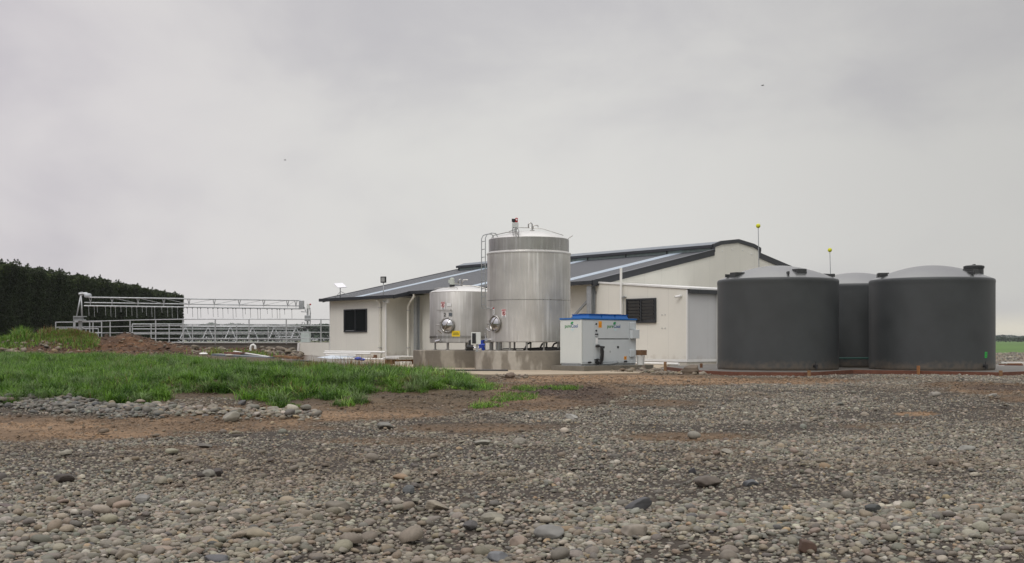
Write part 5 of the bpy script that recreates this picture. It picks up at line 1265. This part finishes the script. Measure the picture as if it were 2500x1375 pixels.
# backing gate: triangular truss on the yard
bgx0, bgx1 = G0(440, 76), G0(735, 78)
bgt = empty('backing_gate', (*bgx0, YZ), math.atan2(bgx1[1]-bgx0[1], bgx1[0]-bgx0[0]), 'pale galvanised lattice backing gate lying along the yard behind the rails', 'gate')
Lb = math.dist(bgx0, bgx1)
for (z, y, r) in ((1.05, 0, .055), (.22, -.4, .06), (.22, .4, .055)):
    mb = MB(); mb.tube([(0, y, z), (Lb, y, z)], r, 8); mb.build('chord', GALV_W, bgt)
nF = 6
for i in range(nF):
    x = .35+(Lb-.7)*i/(nF-1)
    for s_ in (-1, 1):
        mb = MB(); mb.bar((x, 0, 1.05), (x+s_*.36, -.4, .22), .055, .04); mb.bar((x, 0, 1.05), (x+s_*.36, .4, .22), .05, .04); mb.build('strut', GALV_W if s_ < 0 else GALV, bgt)
    mb = MB(); mb.tube([(x-.5, -.36, .16), (x-.2, -.36, -.06), (x+.2, -.36, -.06), (x+.5, -.36, .16)], .025, 6); mb.build('skid', GALV_W, bgt)
lat = empty('lattice_gate', (*G0(672, 80), YZ), 0, 'pale lattice gate with zigzag bars at the right end of the yard', 'gate')
for z in (1.02, .70, .4, .14):
    mb = MB(); mb.tube([(0, 0, z), (2.3, .3, z)], .035, 8); mb.build('bar', GALV_W, lat)
mb = MB()
for z0, z1 in ((1.02, .70), (.70, .4), (.4, .14)):
    pts = [(2.3*i/14, .3*i/14, z0 if i % 2 else z1) for i in range(15)]; mb.tube(pts, .022, 6)
mb.build('zigzag', GALV_W, lat)
# wash boom over the yard
B0, B1 = Vector((*G0(205, 70.5), 0)), Vector((*G0(735, 73.3), 0))
boom = empty('wash_boom', tuple(B0), math.atan2(B1.y-B0.y, B1.x-B0.x), 'long galvanised truss boom with hanging drop hoses over the yard', 'boom')
Lm = (B1-B0).length
def zat(y_px, t): d = 70.5+(73.3-70.5)*t; return 1+(HY-y_px)/F*d
def bz(y0, y1, t): return zat(y0+(y1-y0)*t, t)
for nm_, ya, yb, t0, r in (('top_chord', 726, 733.7, .02, .042), ('chord', 738.7, 746.9, .0, .036), ('water_pipe', 746.7, 754, .0, .045)):
    mb = MB(); mb.tube([(Lm*(t0+(1-t0)*i/12), 0 if nm_ != 'chord' else .12, bz(ya, yb, t0+(1-t0)*i/12)) for i in range(13)], r, 8); mb.build(nm_, GALV_W, boom)
px_to_t = lambda px: (px-205)/530.0
jt = [px_to_t(p) for p in (220, 271, 333, 395, 456, 518, 580, 641, 701, 722)]
for i, t in enumerate(jt):
    x = Lm*t; mb = MB(); mb.bar((x-.08, 0, bz(726, 733.7, t)), (x, .10, bz(738.7, 746.9, t)), .035); mb.bar((x+.08, 0, bz(726, 733.7, t)), (x, .10, bz(738.7, 746.9, t)), .035); mb.bar((x, .0, bz(738.7, 746.9, t)), (x, .0, bz(746.7, 754, t)), .03); mb.build('hanger', GALV_W, boom)
for t0, t1_ in zip(jt[1:], jt[2:]):
    mb = MB()
    if t0 < .45: mb.bar((Lm*t0, 0, bz(726, 733.7, t0)), (Lm*t1_, .1, bz(738.7, 746.9, t1_)), .028)
    else: mb.bar((Lm*t1_, 0, bz(726, 733.7, t1_)), (Lm*t0, .1, bz(738.7, 746.9, t0)), .022)
    mb.build('diagonal', GALV_W, boom)
drops = [216, 229, 236, 255.5, 268, 279, 292, 305, 318, 330, 343, 353, 366, 373, 390, 404, 415, 428, 452, 464.5, 477, 484.6, 502.4, 515, 526.7, 539, 551.5, 564, 571.4, 588.5, 594.6, 607.5, 625.6, 632.3, 649.4, 661.6, 674.4, 681, 693, 711.4]
for i, p in enumerate(drops):
    t = px_to_t(p); x = Lm*t; z = bz(746.7, 754, t); mb = MB(); ln = (.74, .82, .45, .72)[i % 4]*random.uniform(.8, 1.0)
    mb.tube([(x, 0, z-.04), (x+.02, .01, z-ln)], .011, 6); mb.ball((x, 0, z-.045), .045, 8); mb.build('drop_hose', HOSE if p > 447 else GALV_W, boom)
# tower with three legs carrying the left end
tw = empty('boom_tower', (*G0(197, 70.7), YZ-.3), 0, 'three-legged galvanised tower with drive head at the left end of the boom', 'tower')
zz = lambda y: 1+(HY-y)/F*70.7-(YZ-.3)
X_ = lambda p: (p-197)/F*70.7
for (a, yb) in ((189, -.15), (196, .25), (203, -.15)):
    mb = MB(); mb.tube([(X_(198), 0, zz(718)), (X_(a), yb, zz(774))], .045, 8); mb.build('leg', GALV_W, tw)
mb = MB()
for z in (773, 783): 
    mb.bar((X_(184), -.3, zz(z)), (X_(207), -.3, zz(z)), .05); mb.bar((X_(184), .3, zz(z)), (X_(207), .3, zz(z)), .05); mb.bar((X_(184), -.3, zz(z)), (X_(184), .3, zz(z)), .05); mb.bar((X_(207), -.3, zz(z)), (X_(207), .3, zz(z)), .05)
for k in range(9): mb.bar((X_(184+k*2.875), -.3, zz(773)), (X_(184+k*2.875), -.3, zz(783)), .028)
mb.box(X_(185), X_(206), -.28, .28, zz(783), zz(780)); mb.build('basket', GALV, tw)
mb = MB(); mb.tube([(X_(196), 0, zz(783)), (X_(196), 0, 0)], .12, 14); mb.tube([(X_(190), 0, zz(800)), (X_(203), 0, zz(800))], .06, 8); mb.build('column', GALV, tw)
mb = MB(); mb.tube([(X_(193), 0, zz(718)), (X_(213), 0, zz(717))], .09, 10); mb.tube([(X_(199.5), 0, zz(722)), (X_(199.5), 0, zz(712.5))], .07, 10); mb.build('bracket', GALV_W, tw)
mb = MB(); mb.box(X_(207), X_(222), -.2, .2, zz(727), zz(716.5)); mb.build('drive_box', mat('pale_grey_box', (.50, .53, .56), .45), tw, .09)
# pivot post at the right end
pv = empty('boom_pivot', (*G0(751, 73.2), YZ), 0, 'pivot post with grey boxes, pipes and red button at the right end of the boom', 'post')
zz2 = lambda y: 1+(HY-y)/F*73.2-YZ
X2_ = lambda p: (p-751)/F*73.2
mb = MB(); mb.box(X2_(736), X2_(757.5), -.25, .25, -.1, zz2(810)); mb.build('base_block', mat('pale_block', (.50, .56, .54), .7, var=.15, vscale=3), pv, .01)
mb = MB(); mb.tube([(0, 0, zz2(812)), (0, 0, zz2(745))], .06, 10); mb.tube([(X2_(744), 0, zz2(800)), (X2_(744), 0, zz2(788)), (X2_(738), 0, zz2(787)), (X2_(737), 0, zz2(796))], .025, 8); mb.tube([(X2_(757), 0, zz2(795)), (X2_(758), 0, zz2(765)), (X2_(756), 0, zz2(752))], .03, 8)
mb.tube([(X2_(741), 0, zz2(748)), (X2_(744), 0, zz2(752)), (X2_(746), 0, zz2(761))], .025, 8); mb.tube([(X2_(735), 0, zz2(761)), (X2_(751), 0, zz2(762))], .03, 8); mb.build('column', GALV, pv)
mb = MB(); mb.box(X2_(730.5), X2_(742), -.15, .15, zz2(755), zz2(734)); mb.build('control_box', GALV, pv, .02)
mb = MB(); mb.box(X2_(744.5), X2_(758), -.14, .14, zz2(784), zz2(770)); mb.build('motor_box', GALV, pv, .015)
mb = MB(); mb.box(X2_(749.5), X2_(756), -.10, .10, zz2(754), zz2(742)); mb.build('switch_box', CABW, pv, .01)
mb = MB(); mb.ball((X2_(758), -.05, zz2(743.5)), .06, 8); mb.build('button', RED, pv)
mb = MB(); mb.tube([(X2_(740), 0, zz2(803)), (X2_(748), 0, zz2(803))], .13, 12); mb.ball((X2_(752), 0, zz2(799)), .12, 10); mb.tube([(X2_(757), 0, zz2(805)), (X2_(757), 0, zz2(752))], .02, 6); mb.build('pump', POLY_D, pv)

# ------------------------------------------------------------------ building site odds and ends
def gz(px, d): x, y = G0(px, d); return x, y, g1(x, y)
# pipes stacked along the wing wall
pls = [('white plastic pipe lying closest to the wing wall', 794, 61.6, 941, 58.4, .38, .06), ('white plastic pipe on top of the stack by the wing wall', 791, 60.9, 905, 58.4, .30, .055), ('short white plastic pipe in the middle of the stack', 796, 60.4, 870, 58.8, .20, .055), ('long white plastic pipe lowest in front of the wing wall', 786, 59.4, 945, 55.6, .06, .05)]
for lb, p0, d0, p1, d1_, zz_, r in pls:
    a, b = G0(p0, d0), G0(p1, d1_); mb = MB(); mb.tube([(a[0], a[1], zz_), (b[0], b[1], zz_)], r, 12); o = mb.build('plastic_pipe', PIPE, None); tag(o, lb, 'pipe', 'white pipes stacked by the wing wall')
for p, wh in ((800, 'left'), (860, 'middle'), (915, 'right')):
    mb = MB(); a = G0(p, 60.5-(p-800)*.018); mb.prism([(a[0]-.06, a[1]-.5, -.02), (a[0]-.06, a[1]+.5, -.02), (a[0]-.06, a[1]+.5, .24), (a[0]-.06, a[1]-.1, .24), (a[0]-.06, a[1]-.1, .14), (a[0]-.06, a[1]-.5, .14)], (.12, 0, 0))
    o = mb.build('timber_bearer', TIMB_B, None); tag(o, 'timber bearer under the %s part of the white pipe stack' % wh, 'timber', 'bearers under the white pipes')
a = G0(875, 52.6); mb = MB(); mb.ball((a[0], a[1], .14), .15, 14, (1.3, .7, .55)); mb.ball((a[0]+.18, a[1], .10), .11, 12, (1.3, .8, .6)); o = mb.build('plastic_wrap', BLUEP, None); tag(o, 'crumpled blue plastic wrap on the ground in front of the pipes', 'wrap')
a = G0(800, 58.5); mb = MB(); mb.add([(a[0]-.9, a[1]-.2, .03), (a[0]+1.2, a[1]-.6, .06), (a[0]+1.4, a[1]+.3, .16), (a[0]+.2, a[1]+.1, .22), (a[0]-.7, a[1]+.5, .10)], [(0, 1, 3), (1, 2, 3), (0, 3, 4)]); mb.add([(a[0]-.9, a[1]-.2, .0), (a[0]+1.2, a[1]-.6, .0), (a[0]+1.4, a[1]+.3, .0), (a[0]-.7, a[1]+.5, .0)], [(0, 1, 2, 3)])
o = mb.build('plastic_sheet', mat('pale_blue_plastic', (.52, .58, .64), .35), None); tag(o, 'crumpled pale plastic sheet at the foot of the low wall', 'sheet')
# pallet with white boards by the recess
pal = empty('pallet', (*G0(980, 47.5), 0), RZ, 'pallet stacked with white painted boards left of the vat plinth', 'pallet')
for k in range(3):
    mb = MB(); mb.box(-.5+k*.42, -.38+k*.42, -.5, .5, .01, .20); mb.build('bearer', TIMB_B, pal)
for k in range(3):
    mb = MB(); mb.box(-.62, .62, -.5+.34*k, -.2+.34*k, .203, .235); mb.build('deck_board', PIPE_C, pal)
for k in range(2):
    mb = MB(); mb.box(-.66+.3*k, .55+.1*k, -.52, .45-.1*k, .24+.055*k, .29+.055*k); mb.build('board', PIPE, pal)
a = G0(985, 45.8); mb = MB(); mb.tube([(a[0], a[1], .001), (a[0], a[1], .13)], .34, 28); o = mb.build('pale_disc', CREAM_P, None); tag(o, 'round pale disc lying beside the pallet', 'disc')
# scrap pile at the foot of the bank
def sheet(lab, p, w, t, m, name='scrap_sheet'):
    (p0, d0, z0), (p1, d1_, z1) = p; z0 += .12; z1 += .12; a, b = G0(p0, d0), G0(p1, d1_); mb = MB(); mb.bar((a[0], a[1], z0), (b[0], b[1], z1), w, t); o = mb.build(name, m, None, .003); tag(o, lab, 'scrap', 'building scrap between the bank and the grass')
sheet('grey metal sheet lying lowest in the scrap pile', ((527, 46.2, .28), (660, 45.0, .16)), .55, .10, GREYS)
sheet('long white flashing lying slanted over the scrap pile', ((572, 47.2, .42), (656, 45.4, .22)), .12, .03, PIPE)
sheet('rusty red-brown panel under the white flashing', ((555, 47.0, .33), (600, 46.6, .33)), .5, .12, BRICKR)
sheet('black sheet beside the rusty panel', ((598, 46.5, .30), (650, 45.6, .18)), .45, .06, BLACK)
sheet('orange-brown timber plank at the right of the scrap pile', ((672, 47.2, .22), (728, 46.9, .16)), .25, .07, TIMBER)
sheet('white offcut below the orange-brown plank', ((686, 46.2, .10), (724, 45.9, .03)), .14, .03, PIPE)
sheet('dark plank at the right end of the scrap pile', ((690, 45.7, .06), (756, 45.4, .02)), .4, .09, FASCIA)
bp_ = MB(); x, y, z = gz(615, 50.5); bp_.tube([(x-.06, y, z-.1), (x-.06, y, z+.26), (x-.02, y, z+.36), (x+.06, y, z+.40), (x+.14, y, z+.34), (x+.15, y, z+.2)], .055, 10)
o = bp_.build('bent_pipe', PIPE, None); tag(o, 'white bent pipe standing up from the earth bank', 'pipe')
for i, (p, d, w, lb) in enumerate(((497, 47.0, .22, 'white rag on the grass edge left of the scrap pile'), (560, 45.2, .20, 'pale lump lying in the grass in front of the grey sheet'))):
    x, y, z = gz(p, d); mb = MB(); mb.ball((x, y, z+.06), w*.7, 12, (1.2, .8, .4)); o = mb.build('rag' if i == 0 else 'stone', PIPE if i == 0 else mat('pale_lump', (.36, .34, .30), .8), None); tag(o, lb, 'rag' if i == 0 else 'stone')
# timber debris to the right of the tanks
for i, (p0, d0, p1, d1_, z, lb, m) in enumerate(((2446, 42.5, 2500, 42.0, .16, 'long white flashing on top of the timber heap at the right edge', PIPE), (2440, 41.8, 2496, 41.2, .09, 'red-brown plank in the heap at the right edge', BOXING), (2448, 41.2, 2520, 40.6, .04, 'brown plank at the bottom of the heap at the right edge', TIMB_B), (2436, 41.0, 2452, 40.9, .05, 'white stub of pipe at the left end of the timber heap', PIPE), (2460, 42.1, 2540, 41.9, .11, 'orange plank behind the heap at the right edge', TIMBER))):
    a, b = G0(p0, d0), G0(p1, d1_); mb = MB(); mb.bar((a[0], a[1], z), (b[0], b[1], z+.01), .16, .05); o = mb.build('plank', m, None, .003); tag(o, lb, 'plank', 'timber heap at the right edge')
# two birds far off in the sky
def bird(px, py, d, lab):
    x = (px-CX)/F*d; z = 1+(HY-py)/F*d; e = empty('bird', (x, d, z), R(20), lab, 'bird', 'birds in the sky')
    mb = MB(); mb.ball((0, 0, 0), .06, 10, (2.6, 1, .9)); mb.ball((-.16, 0, .02), .04, 8, (1.2, 1, 1)); mb.prism([(.12, -.02, 0), (.12, .02, 0), (.24, .05, .01), (.24, -.05, .01)], (0, 0, .008)); mb.build('body', mat('bird_feathers', (.04, .035, .03), .8) if 'bird_feathers' not in bpy.data.materials else bpy.data.materials['bird_feathers'], e)
    for s_ in (-1, 1):
        mb = MB(); mb.prism([(-.07, 0, .02), (.05, 0, .02), (.06, s_*.18, .08), (-.03, s_*.34, .03), (-.06, s_*.18, .085)], (0, 0, .008)); mb.build('wing', bpy.data.materials['bird_feathers'], e)
bird(1862, 209, 150, 'dark bird flying high on the right of the sky'); bird(696, 391, 190, 'tiny dark bird flying lower at the left of the sky')
print('objects', len(bpy.data.objects))

# ------------------------------------------------------------------ haze
mb = MB(); mb.box(-9400, 9400, -9400, 9400, -3.0, 14.0); hzo = mb.build('haze', bpy.data.materials.new('haze'), None)
hm = hzo.data.materials[0]; hm.use_nodes = True; hn = hm.node_tree.nodes; hn.clear()
ho = hn.new('ShaderNodeOutputMaterial'); hv = hn.new('ShaderNodeVolumePrincipled'); hv.inputs['Color'].default_value = (.80, .83, .86, 1); hv.inputs['Density'].default_value = .00016; hv.inputs['Anisotropy'].default_value = 0
hm.node_tree.links.new(hv.outputs[0], ho.inputs['Volume']); tag(hzo, 'thin grey haze over the plain', 'haze', kind='stuff')
